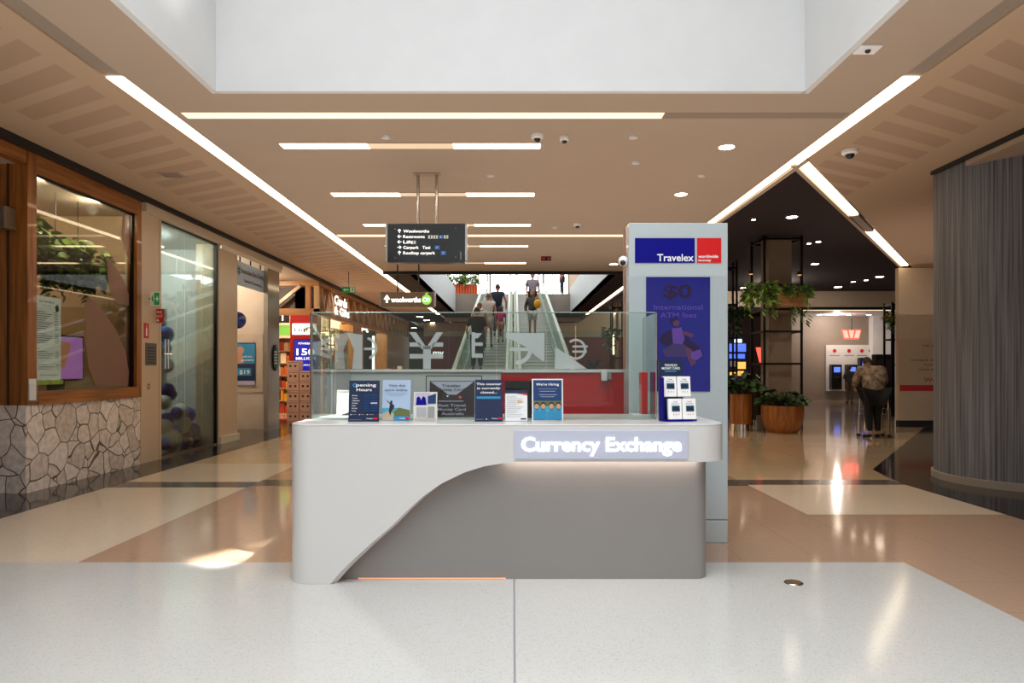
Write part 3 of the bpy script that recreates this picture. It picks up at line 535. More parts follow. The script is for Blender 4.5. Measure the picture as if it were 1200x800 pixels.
# ---------------------------------------------------------------- NEWSAGENCY
ny = 20.4
w = MB(); w.box((-12, ny, 3.98), (-5.8, ny+.12, 4.12), 'oak_h'); w.box((-12, ny, 3.1), (-5.8, ny+.12, 3.3), 'oak_h'); w.box((-6.2, ny, 3.3), (-6.05, ny+.12, 3.98), 'oak'); w.box((-5.95, ny, 0), (-5.8, ny+.15, 3.98), 'pale_oak')
w.box((-7.32, ny, 3.3), (-7.22, ny+.12, 3.98), 'oak'); w.box((-6.6, ny+.3, 3.3), (-5.95, ny+.32, 3.98), 'timber_dark'); w.box((-7.2, ny+.3, 3.3), (-6.2, ny+.32, 3.98), 'timber_dark')
struct('wall_store', w)
def beam(a, b, t_, m='pale_oak', y=None):
    a = Vector(a); b = Vector(b); F_ = Frame(a, b-a, (b-a).cross(Vector((0, 1, 0))) if abs((b-a).y) < .01 else (b-a).cross(Vector((1, 0, 0)))); L_ = (b-a).length; return MB().fbox(F_, 0, -t_/2, -t_/2, L_, t_/2, t_/2, m)
tr = thing('timber_truss', 'row of open timber V struts over the newsagency front', 'truss', (-6.8, ny, 3.3))
for a, b in (((-7.18, ny, 3.3), (-6.35, ny, 3.98)), ((-7.35, ny, 3.3), (-8.1, ny, 3.98))): beam(a, b, .09).build('strut', tr)
w = MB(); w.box((-5.98, ny+.1, 4.0), (-5.8, 38, 4.12), 'oak_h'); w.box((-5.98, ny+.1, 3.12), (-5.8, 38, 3.25), 'oak_h'); w.box((-5.98, ny+.15, 3.25), (-5.93, 38, 4.0), 'oak')
w.box((-6.3, 24.8, 0), (-5.8, 26.2, 3.12), 'oak'); w.box((-6.3, 31.5, 0), (-5.8, 38, 3.12), 'oak'); w.box((-6.4, 29.2, 0), (-5.9, 29.3, 3.12), 'dark_steel'); w.box((-12, 38, 0), (-5.8, 38.1, 4.2), 'oak')
struct('wall_store_side', w)
t2 = thing('timber_truss', 'long row of timber V struts along the side of the newsagency', 'truss', (-5.8, 28, 3.25))
for k in range(15):
    y = 20.8+k*1.1+(.6 if k > 6 else 0); beam((-5.86, y, 3.98), (-5.86, y+.45, 3.27), .07).build('strut', t2); beam((-5.86, y+.9, 3.98), (-5.86, y+.5, 3.27), .07).build('strut', t2)
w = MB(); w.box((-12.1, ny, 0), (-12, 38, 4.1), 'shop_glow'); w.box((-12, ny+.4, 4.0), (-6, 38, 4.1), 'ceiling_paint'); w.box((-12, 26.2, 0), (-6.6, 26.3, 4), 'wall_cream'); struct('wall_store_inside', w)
kp = thing('lotto_pillar', 'red lottery pillar with a lit white logo panel at the newsagency corner', 'pillar', (-6.35, ny, 0)); Y = ny-.05
MB().box((AX(340, Y), Y, 1.4), (AX(372, Y), Y+.35, 3.1), 'lotto_red').build('panel', kp); MB().box((AX(342, Y), Y+.02, 0), (AX(372, Y), Y+.33, 1.4), 'grey_panel').build('base', kp)
MB().box((AX(343, Y), Y-.04, AZ(392, Y)), (AX(371, Y), Y, AZ(379, Y)), 'sign_white').build('light_box', kp)
Fk = Frame((AX(343, Y), Y-.045, AZ(392, Y))); tx = MB(); tx.text(Fk, .28, .09, .13, 'Lott', 'navy2', .42, c=.004, bold=.03); tx.ring(Fk, .5, .06, .12, .15, 'yellow', 0, 180, .003); tx.ring(Fk, .5, .06, .15, .18, 'fresh_green', 0, 180, .003); tx.build('lettering', kp)
ls = thing('lotto_screen', 'blue lottery jackpot screen in front of the red pillar', 'screen', (AX(358, Y), Y-.15, AZ(436, Y))); Yk = Y-.15
Fk = Frame((AX(344, Yk), Yk, AZ(436, Yk))); MB().fbox(Fk, 0, 0, -.06, .72, .98, 0, 'black_plastic').build('casing', ls); fill(Fk, .72, .98, [('r', 'lotto_screen', .03, .04, .97, .97), ('t', 'sign_white', .5, .52, .2, '150', .75, 'c', .03), ('t', 'sign_white', .5, .38, .08, 'MILLION', .8, 'c', .02), ('t', 'sign_white', .5, .84, .06, 'POWERBALL', .6), ('t', 'sign_white', .5, .2, .04, 'THURSDAY', .5)], ls, 'screen')
MB().box((AX(356, Yk), Yk-.04, 0), (AX(361, Yk), Yk+.0, AZ(436, Yk)), 'dark_steel').build('stand', ls)
for col_ in range(2):
    for k in range(5 if col_ else 6):
        z = k*.29; x = -6.62+col_*.5 if True else 0; x = AX(339, 19.9)+col_*.36
        r = thing('carton', 'cardboard carton in the stack under the lottery screen', 'carton', (x, 19.9, z), 'stacked cartons by the newsagency')
        MB().box((x, 19.7, z), (x+.34, 20.1, z+.28), 'carton').build('box', r, bevel=.004)
        q = MB(); Fq = Frame((x, 19.7, z)); [q.disc(Fq, a, .13, .035, 'ink', .003) for a in (.1, .24)]; q.rect(Fq, .03, .22, .31, .24, 'ink_grey', .003); q.build('print', r)
# product shelves in the store
def shelf_unit(x0, x1, y, label, n=6, h=2.4, ax=0, per=6):
    s = thing('shelf_unit', label, 'shelf', ((x0+x1)/2, y, 0)); w_ = x1-x0
    MB().box((x0, y+.28, 0), (x1, y+.3, h), 'pale_oak').build('back_panel', s)
    for k in range(n+1): MB().box((x0, y-.05, k*h/n), (x1, y+.28, k*h/n+.03), 'pale_oak').build('shelf', s)
    for a in (x0-.03, x1): MB().box((a, y-.05, 0), (a+.03, y+.3, h+.03), 'oak').build('side_panel', s)
    for k in range(n):
        x = x0+.02
        while x < x1-.1:
            ww = random.uniform(.09, .2); hh = random.uniform(.5, .85)*h/n
            if x+ww > x1-.02: break
            MB().box((x, y, k*h/n+.03), (x+ww, y+.2, k*h/n+.03+hh), 'product_%d' % random.randrange(8)).build('product_box', label='small coloured packet on the '+label.split(',')[0], cat='packet', group='packets on the '+label.split(',')[0]); x += ww+.015
shelf_unit(-8.6, -7.25, 22.8, 'crowded magazine shelves, left of the red pillar', 6, 2.5)
shelf_unit(-7.2, -6.5, 26.0, 'lit gift shelves, inside the side opening', 6, 2.6)
g = MB(); g.box((-8.6, 22.75, 2.62), (-7.25, 22.8, 2.95), 'fresh_green'); g.build('header_panel', label='green header above the crowded magazine shelves', cat='sign')
tx = MB(); tx.box((-8.5, 22.3, 3.0), (-7.3, 22.33, 3.5), 'black_plastic'); tx.text(Frame((-7.9, 22.28, 3.08)), 0, 0, .32, 'NEXT', 'sign_white', 1.0, bold=.02); tx.build('shop_sign', label='black and white sign hung over the magazine shelves', cat='sign')
# glowing letters on the side
Fg = Frame((-5.75, 22.0, 3.28), (0, 1, 0), (0, 0, 1)); tx = MB(); tx.text(Fg, .0, .32, .3, 'Cards', 'sign_glow', 1.7, align='l', bold=.05); tx.text(Fg, 0, 0, .26, '& Gifts', 'sign_glow', 2.0, align='l', bold=.05); tx.build('shop_sign', label='glowing white lettering on the timber fascia of the newsagency', cat='sign')
Ya = 28; tx = MB(); Fa = Frame((-6.1, Ya, AZ(389, Ya))); tx.text(Fa, 0, 0, .38, 'A', 'sign_glow', .36, bold=.05); tx.build('glowing_letter', label='glowing white letter A beside the timber pier', cat='sign')
Ya = 29; MB().box((AX(436, Ya), Ya, 0), (AX(439, Ya), Ya+.05, 2.9), 'sign_white').build('light_column', label='tall thin white light column in the store opening', cat='light')
for nm, x0, x1, z0, z1, m in (('a', -8, -6.6, .9, 2.6, 'shop_glow'),): 
    MB().box((x0, 24.3, 2.7), (x1, 24.6, 2.8), 'light_warm').build('display_light', label='warm light bar above the lit gift shelves', cat='light')
cnt = thing('gift_counter', 'low white display counter with pink boxes near the far timber pier', 'counter', (-5.4, 31, 0)); MB().box((-5.7, 30.2, 0), (-4.9, 31.6, 1.2), 'carton').build('cabinet', cnt, bevel=.02)
for k in range(3): MB().box((-5.65+k*.26, 30.3, 1.2), (-5.45+k*.26, 30.6, 1.5+.06*k), ['carton', 'product_7', 'product_3'][k]).build('gift_box', label=['pale pink', 'dark red', 'cream'][k]+' box on the low display counter', cat='box')
# exit sign hung left
Y = 19.0; r = poster('exit_sign', 'green exit sign with left arrow hung over the newsagency corner', 'sign', Frame((AX(401, Y), Y, AZ(343, Y))), .36, .17, 'green_sign', [('p', 'white', [(.08, .5), (.25, .75), (.25, .58), (.5, .58), (.5, .42), (.25, .42), (.25, .25)]), ('r', 'white', .62, .1, .95, .9), ('p', 'green_sign', [(.7, .2), (.78, .4), (.72, .7), (.84, .8), (.86, .5), (.8, .2)])], .03)
MB().tube([(AX(401, Y)+.18, Y, AZ(336, Y)), (AX(401, Y)+.18, Y, HC)], .008, 'dark_steel', 6).build('rod', r)
Y = 16.4; r = thing('exit_sign', 'tiny dark red exit light on the ceiling before the void', 'sign', (.8, Y, HC)); MB().box((.68, Y, HC-.1), (.92, Y+.04, HC), 'dark_steel').build('casing', r); MB().box((.7, Y-.004, HC-.08), (.78, Y, HC-.02), 'fire_red').build('lens', r); MB().box((.82, Y-.004, HC-.08), (.9, Y, HC-.02), 'fire_red').build('lens', r)

# ---------------------------------------------------------------- HANGING DIRECTORY
Y = 9.4; x0, x1 = AX(454, Y), AX(545, Y); z0, z1 = AZ(307.5, Y), AZ(262, Y)
d_ = thing('directory_sign', 'black hanging directory sign with white destinations and arrows', 'sign', ((x0+x1)/2, Y, z0))
MB().box((x0, Y, z0), (x1, Y+.16, z1), 'sign_black').build('board', d_, bevel=.004)
for a in (x0-.03, x1): MB().box((a, Y+.02, z0+.03), (a+.03, Y+.14, z1-.0), 'steel').build('end_cap', d_)
for px in (489, 511): MB().tube([(AX(px, Y), Y+.08, z1), (AX(px, Y), Y+.08, HC)], .022, 'steel', 10).build('post', d_)
MB().box((AX(484, Y), Y, HC-.012), (AX(515, Y), Y+.16, HC), 'soffit').build('ceiling_plate', d_)
Fd = Frame((x0, Y-.002, z0)); W = x1-x0; H = z1-z0
tx = MB(); ic = MB()
def arrow(mb, F, a, b, s, dr, m, c=.002):
    ang = {'u': 90, 'l': 180, 'r': 0}[dr]; ca, sa = math.cos(R(ang)), math.sin(R(ang))
    for poly in ([(-.5, -.07), (.35, -.07), (.35, .07), (-.5, .07)], [(.5, 0), (.08, .42), (-.06, .32), (.28, 0)], [(.5, 0), (.28, 0), (-.06, -.32), (.08, -.42)]):
        mb.face([F.p(a+s*(x*ca-y*sa), b+s*(x*sa+y*ca), c) for x, y in poly], m)
for k, (ar, s_) in enumerate((('u', 'Woolworths'), ('l', 'Restrooms'), ('l', 'Lift'), ('r', 'Carpark   Taxi'), ('u', 'Rooftop carpark'))):
    b = H*(.77-.14*k); arrow(tx, Fd, W*.155, b+.022, .055, ar, 'sign_white'); tx.text(Fd, W*.205, b, .042, s_, 'sign_white', {0: .375, 1: .31, 2: .13, 3: .39, 4: .46}[k]*.95, c=.002, align='l', bold=.018)
for k in range(4): ic.rect(Fd, W*(.525+.067*k), H*.615, W*(.583+.067*k), H*.7, 'white' if k != 2 else 'blue_icon', .002); ic.disc(Fd, W*(.554+.067*k), H*.678, .007, 'sign_black' if k != 2 else 'white', .004); ic.rect(Fd, W*(.548+.067*k), H*.625, W*(.56+.067*k), H*.665, 'sign_black' if k != 2 else 'white', .004)
ic.rect(Fd, W*.31, H*.475, W*.365, H*.56, 'white', .002); ic.disc(Fd, W*.337, H*.54, .007, 'sign_black', .004); ic.rect(Fd, W*.331, H*.485, W*.343, H*.525, 'sign_black', .004)
for a, b in ((.61, .335), (.69, .195)): ic.rect(Fd, W*a, H*b, W*(a+.065), H*(b+.1), 'blue_icon', .002); ic.text(Fd, W*(a+.032), H*(b+.02), .032, 'P', 'white', c=.004, bold=.02)
for a, b in ((.1, .12), (.1, .86), (.88, .14), (.88, .88)): ic.disc(Fd, W*a, H*b, .006, 'steel', .002)
tx.build('lettering', d_); ic.build('pictogram', d_); q = MB(); q.text(Fd, W*.945, H*.07, .12, '1', 'ink_grey', c=.002); q.build('level_number', d_)
Y = 13.2; x0, x1, z0, z1 = AX(446, Y), AX(508, Y), AZ(359.5, Y), AZ(342, Y)
g = thing('grocery_sign', 'small bronze hanging grocery sign with a green emblem', 'sign', ((x0+x1)/2, Y, z0)); MB().box((x0, Y, z0), (x1, Y+.18, z1), 'sign_bronze').build('board', g, bevel=.005)
for px in (465, 490): MB().tube([(AX(px, Y), Y+.09, z1), (AX(px, Y), Y+.09, HC)], .014, 'dark_steel', 8).build('hanger', g)
for a in (x0-.03, x1): MB().box((a, Y+.03, z0+.02), (a+.03, Y+.15, z1), 'steel').build('end_cap', g)
Fg = Frame((x0, Y-.002, z0)); W = x1-x0; H = z1-z0; tx = MB(); tx.face([Fg.p(W*.06, H*.5, .002), Fg.p(W*.18, H*.5, .002), Fg.p(W*.12, H*.82, .002)], 'sign_glow'); tx.rect(Fg, W*.1, H*.28, W*.14, H*.5, 'sign_glow', .002); tx.text(Fg, W*.48, H*.32, H*.36, 'woolworths', 'sign_glow', W*.56, c=.002, bold=.03); tx.build('lettering', g)
e = MB(); e.disc(Fg, W*.87, H*.48, H*.34, 'fresh_green', .002); e.face([Fg.p(W*.87, H*.75, .003), Fg.p(W*.91, H*.98, .003), Fg.p(W*.84, H*.92, .003)], 'fresh_green'); e.ring(Fg, W*.84, H*.48, H*.1, H*.15, 'sign_white', 60, 400, .004); e.ring(Fg, W*.9, H*.48, H*.08, H*.12, 'sign_white', -120, 200, .004); e.build('emblem', g)

# ---------------------------------------------------------------- KIOSK COUNTER
YF = 4.75
wave = [(-1.6, 0.0), (-1.275, 0.0)]+[(AX(a, YF), AZ(b, YF)) for a, b in ((392, 678), (400, 669), (413, 656.4), (436.7, 635), (460, 615.3), (478.7, 596.7), (497.3, 580.3), (516, 567), (544, 553.5), (567.3, 546.3), (590.7, 542.4), (612, 541))]
ztop = 1.114
def zb(x):
    if x <= wave[1][0]: return 0.002
    for (a, za), (b, z_) in zip(wave, wave[1:]):
        if a <= x <= b: return max(.002, za+(z_-za)*(x-a)/(b-a))
    return wave[-1][1]
def plan(off, xl=-1.58, xr=1.51, yf=YF, yb=5.85, rl=.16, rr=.2):
    P = []; xl += off; xr -= off; yf += off
    for i in range(6): P.append((xl, yb-(yb-yf-rl)*i/5.))
    for i in range(1, 13): a = PI+PI/2*i/12; P.append((xl+rl+rl*math.cos(a), yf+rl+rl*math.sin(a)))
    n = 150
    for i in range(1, n): P.append((xl+rl+(xr-rr-xl-rl)*i/n, yf))
    for i in range(0, 13): a = -PI/2+PI/2*i/12; P.append((xr-rr+rr*math.cos(a), yf+rr+rr*math.sin(a)))
    for i in range(1, 6): P.append((xr, yf+rr+(yb-yf-rr)*i/5.))
    return P
k_ = thing('currency_counter', 'curved white service counter with a swooping grey cut-out front', 'counter', (0, 5.2, 0))
o_ = plan(0); i_ = plan(.045); V = []; Fc = []; n = len(o_)
for a, b in zip(o_, i_):
    z = zb(a[0]) if a[1] < YF+.01 else (0.002 if a[0] < 0 else .853)
    V += [(a[0], a[1], z), (a[0], a[1], ztop-.012), (b[0], b[1], ztop-.012), (b[0], b[1], z)]
for i in range(n-1):
    for j in range(4): Fc.append((i*4+j, (i+1)*4+j, (i+1)*4+(j+1) % 4, i*4+(j+1) % 4))
Fc += [(0, 1, 2, 3), tuple(reversed((n*4-4, n*4-3, n*4-2, n*4-1)))]
MB().add(V, Fc, 'corian').build('fascia', k_, smooth=True, sharp=50)
MB().prism(F0, [p for p in plan(0)], ztop-.012, ztop, 'corian').build('counter_top', k_, bevel=.004)
b_ = plan(0, -1.47, 1.4, 4.87, 5.8, .1, .1); MB().prism(F0, b_, 0.0, ztop-.02, 'corian_grey').build('base', k_, smooth=True)
V = []; led = MB(); pw = [(x, z) for x, z in wave[2:]]; led.tube([(x, YF+.075, z+.05) for x, z in pw if z < .8], .008, 'led_dim', 6); led.build('led_glow_line', k_)
M_('floor_glow', '#E8B090', emis=.5)
led = MB(); led.box((-.05, YF+.05, .862), (1.33, YF+.085, .875), 'led'); led.build('led_glow_line', k_)
fl_ = MB(); fl_.box((-1.1, YF+.1, .006), (-.05, YF+.115, .012), 'floor_glow'); fl_.build('led_glow_line', k_)  # faint glow line on the floor put in by emission, no LED here
# sign panel
Fs = Frame((AX(603, YF), YF-.012, AZ(537.5, YF))); W = AX(806, YF)-AX(603, YF); H = AZ(504, YF)-AZ(537.5, YF)
sg = MB(); sg.fbox(Fs, 0, 0, -.012, W, H, 0, 'sign_frost'); sgp = sg.build('sign_panel', k_, bevel=.002, label='frosted pale sign panel')
tx = MB(); tx.text(Fs, W*.5, H*.28, H*.5, 'Currency Exchange', 'sign_halo', W*.93, c=.002, bold=.07); tx.build('letter_halo', sgp)
tx = MB(); tx.text(Fs, W*.5, H*.28, H*.5, 'Currency Exchange', 'sign_glow', W*.915, c=.006, bold=.03); tx.build('sign_lettering', sgp, label='glowing white sign letters')
# glass screen on counter
gs = thing('glass_screen', 'clear glass security screen standing on the white counter', 'screen', (0, 5.2, ztop))
GZ0, GZ1 = ztop, 1.928
def gpanel(path, name='glass_panel', th=.012, z0=GZ0, z1=GZ1, parent=None, m='glass'):
    mb = MB(); P = []
    for i, p in enumerate(path):
        a = Vector(path[max(i-1, 0)]); b = Vector(path[min(i+1, len(path)-1)]); dd = (b-a).normalized(); nn_ = Vector((-dd.y, dd.x))*th/2
        P.append((Vector(p)+nn_, Vector(p)-nn_))
    V = []; 
    for a, b in P: V += [(a.x, a.y, z0), (a.x, a.y, z1), (b.x, b.y, z1), (b.x, b.y, z0)]
    Fc = []
    for i in range(len(P)-1):
        for j in range(4): Fc.append((i*4+j, (i+1)*4+j, (i+1)*4+(j+1) % 4, i*4+(j+1) % 4))
    Fc += [(0, 1, 2, 3), (len(P)*4-1, len(P)*4-2, len(P)*4-3, len(P)*4-4)]
    mb.add(V, Fc, m); return mb.build(name, parent, smooth=True, sharp=40)
GY = 5.2; xl, xr = -1.555, 1.11; rc = .07
arcL = [(xl+rc+rc*math.cos(PI+PI/2*i/8), GY+rc+rc*math.sin(PI+PI/2*i/8)) for i in range(9)]; arcR = [(xr-rc+rc*math.cos(-PI/2+PI/2*i/8), GY+rc+rc*math.sin(-PI/2+PI/2*i/8)) for i in range(9)]
gpanel([(xl, 5.8)]+arcL+[(AX(393, GY)-.005, GY)], parent=gs); gpanel([(AX(393, GY)+.005, GY), (AX(582, GY)-.005, GY)], parent=gs); gpanel([(AX(582, GY)+.005, GY)]+arcR+[(xr, 5.8)], parent=gs)
M_('glass_edge', '#9FB0AA', .1, .3)
e = MB(); e.box((xl-.006, 5.80, GZ0), (xl+.006, 5.806, GZ1), 'glass_edge'); e.box((xr-.006, 5.8, GZ0), (xr+.006, 5.806, GZ1), 'glass_edge'); e.tube([(x, y, GZ1+.001) for x, y in [(xl, 5.8)]+arcL+arcR+[(xr, 5.8)]], .004, 'glass_edge', 4); e.tube([(x, y, GZ0+.003) for x, y in [(xl, 5.8)]+arcL+arcR+[(xr, 5.8)]], .006, 'glass_edge', 4); e.build('polished_edge', gs)
for p_ in ((xl+.0, GY+.05), (xl+.02, GY+.018)): MB().tube([(p_[0]-.0, p_[1], GZ0), (p_[0], p_[1], GZ1)], .006, 'chrome', 8).build('corner_post', gs)
MB().tube([(xr-.012, GY+.02, GZ0), (xr-.012, GY+.02, GZ1)], .006, 'chrome', 8).build('corner_post', gs)
# rear kiosk wall
RY = 6.5
rw = thing('kiosk_rear_wall', 'low grey and glossy red back wall of the exchange kiosk', 'partition', (0, RY, 0))
MB().box((-1.58, RY, 0), (AX(587, RY), RY+.06, 1.47), 'grey_panel').build('grey_panel', rw); MB().box((AX(587, RY), RY-.01, 0), (1.12, RY+.06, 1.465), 'red_gloss').build('red_panel', rw)
MB().box((-1.6, 5.87, 0), (-1.55, RY, 1.47), 'grey_panel').build('side_panel', rw)
q = MB(); q.box((AX(587, RY), RY-.03, 1.466), (1.12, RY+.08, 1.495), 'corian'); q.box((-1.6, RY-.02, 1.471), (AX(587, RY), RY+.08, 1.495), 'corian'); q.box((-1.61, 5.86, 1.471), (-1.54, RY-.02, 1.495), 'corian'); q.build('ledge', rw)
q = MB(); [q.disc(Frame((0, RY-.012, 0)), AX(a, RY), AZ(487.5, RY), .008, 'steel') for a in (663.5, 698)]; q.build('screw_cap', rw)
# rear glass with decals
rg = thing('etched_glass_screen', 'rear glass screen carrying frosted currency symbols', 'screen', (0, RY+.03, 1.495)); RZ = AZ(388, RY)
for a, b in ((377, 472), (473, 525), (526, 640), (641, 726)): MB().box((AX(a, RY), RY+.03, 1.495), (AX(b, RY), RY+.04, RZ), 'glass').build('glass_panel', rg)
gpanel([(-1.575, 5.9), (-1.575, RY)], parent=rg, z0=1.495, z1=RZ)
DF = Frame((0, RY+.024, 0))
def dec(polys, label=None):
    q = MB()
    for P in polys: q.face([DF.p(AX(a, RY), AZ(b, RY), 0) for a, b in P], 'decal')
    return q
yy = dec([[(479, 389), (487, 389), (501, 409), (494, 409)], [(511, 389), (519, 389), (505, 409), (498, 409)], [(495.5, 405), (504.5, 405), (504.5, 432), (495.5, 432)], [(479.5, 401), (491, 401), (494, 406), (479.5, 406)], [(508, 401), (519, 401), (519, 406), (505, 406)], [(479.5, 414.5), (495.5, 414.5), (495.5, 420), (479.5, 420)], [(504.5, 414.5), (519, 414.5), (519, 420), (504.5, 420)]])
yy.build('yen_decal', rg, label='large frosted yen symbol')
dec([[(552.5, 370+1), (556.5, 370+1), (556.5, 419), (552.5, 419)]] if 0 else [[(552.5, 389), (556.5, 389), (556.5, 419), (552.5, 419)], [(556.5, 390), (565, 390), (560, 396), (556.5, 396)], [(556.5, 401), (565.5, 401), (565.5, 405), (556.5, 405)], [(556.5, 414), (565.5, 414), (565.5, 419), (556.5, 419)]]).build('pound_decal', rg)
dec([[(510, 389), (518, 389), (503, 432), (500, 432), (500, 412)]] if 0 else [[(593, 390), (638, 390), (638, 424), (628, 417), (622, 411), (597, 411), (597, 407), (618, 407), (600, 398), (593, 396)]]).build('arrow_decal', rg)
q = MB(); cx, cy = AX(606, RY), AZ(409, RY)
q.ring(DF, cx, cy, .105, .145, 'decal', -95, -5, .001); q.build('rupee_decal', rg)
dec([[(651, 406), (668, 418), (688, 432), (650, 432)]]).build('triangle_decal', rg)
q = MB(); q.ring(DF, AX(675, RY), AZ(409, RY), .078, .1, 'decal', -130, 130, .001); q.build('euro_decal', rg)
q = MB(); q.rect(DF, AX(671, RY), AZ(407, RY), AX(689, RY), AZ(404.5, RY), 'decal', .002); q.rect(DF, AX(671, RY), AZ(413, RY), AX(688, RY), AZ(410.5, RY), 'decal', .002); q.build('euro_decal', rg)
dec([[(375, 390), (380, 390), (392, 432), (386, 432)], [(394, 400), (406, 400), (406, 405), (394, 405)], [(392, 413), (405, 413), (405, 419), (392, 419)], [(405, 389), (424, 392), (424, 432), (412, 432), (414, 410), (410, 400)]]).build('dollar_decal', rg)
q = MB(); q.ring(DF, AX(428, RY), AZ(408, RY), .085, .11, 'decal', -70, 80, .001); q.rect(DF, AX(426, RY), AZ(410, RY), AX(439, RY), AZ(407, RY), 'decal', .002); q.build('euro_decal', rg)
# intercom
ic_ = thing('card_terminal', 'small white terminal clipped on top of the red back wall', 'terminal', (AX(708, RY), RY-.06, 1.38)); MB().box((AX(703.5, RY), RY-.09, AZ(446, RY)), (AX(710, RY), RY-.03, AZ(433.5, RY)), 'off_white').build('body', ic_, bevel=.006); MB().box((AX(710, RY), RY-.08, AZ(444, RY)), (AX(715, RY), RY-.03, AZ(436, RY)), 'steel').build('bracket', ic_)
# ---------------------------------------------------------------- PILLAR SIGN
PY = 5.88; x0, x1 = AX(737, PY), AX(853, PY); zt = AZ(261, PY)
p = thing('pillar_sign', 'tall pale grey totem with a blue and red company logo and screen', 'sign', ((x0+x1)/2, PY, 0))
MB().box((x0, PY, .2), (x1, PY+.28, zt), 'pillar_white').build('body', p, bevel=.006); MB().box((x0, PY, 0), (x1, PY+.28, .195), 'pillar_white').build('plinth', p, bevel=.006)
M_('copper', '#A06048', .4); MB().box((x0-.006, PY+.18, 1.5), (x0, PY+.28, zt-.01), 'copper').build('side_trim', p)
Fp = Frame((AX(744, PY), PY-.002, AZ(308, PY))); W = AX(814, PY)-AX(744, PY); H = AZ(279, PY)-AZ(308, PY)
lg = MB().fbox(Fp, 0, 0, 0, W, H, .004, 'logo_blue').build('logo_panel', p, label='royal blue logo panel'); tx = MB(); tx.text(Fp, W*.98, H*.07, H*.3, 'Travelex', 'white', W*.61, c=.006, align='r', bold=.025); tx.build('logo_lettering', lg)
Fp = Frame((AX(816.7, PY), PY-.002, AZ(308, PY))); W = AX(845, PY)-AX(816.7, PY)
lg = MB().fbox(Fp, 0, 0, 0, W, H, .004, 'logo_red').build('logo_panel', p, label='red logo panel'); tx = MB(); tx.text(Fp, W*.05, H*.2, H*.13, 'worldwide', 'white', W*.82, c=.006, align='l', bold=.03); tx.text(Fp, W*.05, H*.06, H*.1, 'money', 'white', W*.53, c=.006, align='l', bold=.03); tx.build('logo_lettering', lg)
Fp = Frame((AX(757, PY), PY-.003, AZ(458.5, PY))); W = AX(832, PY)-AX(757, PY); H = AZ(324.5, PY)-AZ(458.5, PY)
dsp = MB().fbox(Fp, 0, 0, 0, W, H, .003, 'screen_blue').build('display_screen', p, label='dark blue advertising display')
fill(Fp, W, H, [('t', 'screen_text', .49, .82, .115, '$0', .44, 'c', .04), ('t', 'screen_text2', .5, .715, .045, 'International', .76, 'c', .02), ('t', 'screen_text2', .5, .645, .045, 'ATM fees', .56, 'c', .02)], dsp)
M_('ill_purple', '#54388A', .3, emis=.12, eh='#7050B0'); M_('ill_dark', '#221545', .3); M_('ill_brown', '#56324E', .3, emis=.1); M_('ill_olive', '#3B2F62', .3, emis=.08)
q = MB(); cc = .0045
def ip(pts, m):
    global cc
    cc += .0006; q.face([Fp.p(a*W, b*H, cc) for a, b in pts], m)
ip([(.25, .5), (.42, .55), (.62, .48), (.85, .38), (.9, .3), (.7, .27), (.5, .35), (.3, .4), (.2, .44)], 'ill_dark')
ip([(.4, .55), (.55, .56), (.6, .46), (.56, .4), (.42, .41)], 'ill_purple'); ip([(.25, .36), (.42, .42), (.6, .41), (.7, .33), (.66, .3), (.3, .3)], 'ill_olive'); ip([(.6, .4), (.72, .36), (.78, .25), (.7, .22), (.64, .3)], 'ill_brown')
q.disc(Fp, .47*W, .595*H, .05*W, 'ill_brown', .009); q.disc(Fp, .43*W, .615*H, .055*W, 'ill_dark', .0085); ip([(.7, .34), (.84, .37), (.88, .31), (.78, .27), (.7, .29)], 'ill_purple'); ip([(.56, .5), (.72, .47), (.74, .5), (.58, .53)], 'ill_brown'); q.build('illustration', dsp)
cm = thing('security_camera', 'white bullet camera on the left edge of the totem', 'camera', (x0-.03, PY+.1, AZ(305, PY))); b = MB(); b.ball((x0-.035, PY+.08, AZ(304, PY)), .045, 'white', 16, (1, 1, 1)); b.build('housing', cm, smooth=True); b = MB(); b.ball((x0-.045, PY+.045, AZ(307, PY)), .025, 'black_plastic', 12); b.build('lens', cm, smooth=True); MB().box((x0-.03, PY+.08, AZ(306, PY)), (x0, PY+.1, AZ(302, PY)), 'white').build('bracket', cm)

# ---------------------------------------------------------------- ITEMS ON COUNTER
def cposter(name, label, cat, px0, px1, py0, py1, Y, bg, items, **k):
    z0 = max(ztop, AZ(py1, Y)); F = Frame((AX(px0, Y), Y, z0), (1, 0, 0), (0, .12, 1)); w_ = AX(px1, Y)-AX(px0, Y); h_ = AZ(py0, Y)-z0
    r = poster(name, label, cat, F, w_, h_, bg, items, .004, **k)
    MB().add([F.p(w_*.3, .001, -.005), F.p(w_*.7, .001, -.005), F.p(w_*.5, h_*.6, -.005), Vector((F.p(w_*.5, 0, 0).x, Y+.09, ztop+.001))], [(0, 1, 2), (0, 3, 1), (1, 3, 2), (2, 3, 0)], 'acrylic').build('easel_back', r); return r
lg_ = [('r', 'logo_red', .84, .05, .97, .1), ('t', 'white', .72, .06, .03, 'Travelex', .22, 'c', .02)]
its = [('t', 'white', .56, .855, .075, 'pening', .66, 'c', .03), ('c', 'teal_print', .2, .885, .085, .05), ('c', 'navy', .2, .885, .04, .022), ('t', 'white', .5, .74, .075, 'Hours', .5, 'c', .03)]
for k, dd in enumerate(('Monday', 'Tuesday', 'Wednesday', 'Thursday', 'Friday', 'Saturday', 'Sunday')):
    y = .62-k*.062; its += [('t', 'white', .12, y, .028, dd, None, 'l', .02), ('r', 'navy2', .5, y-.008, .7, y+.04), ('r', 'navy2', .73, y-.008, .95, y+.04)]
its[12+0:12] = []
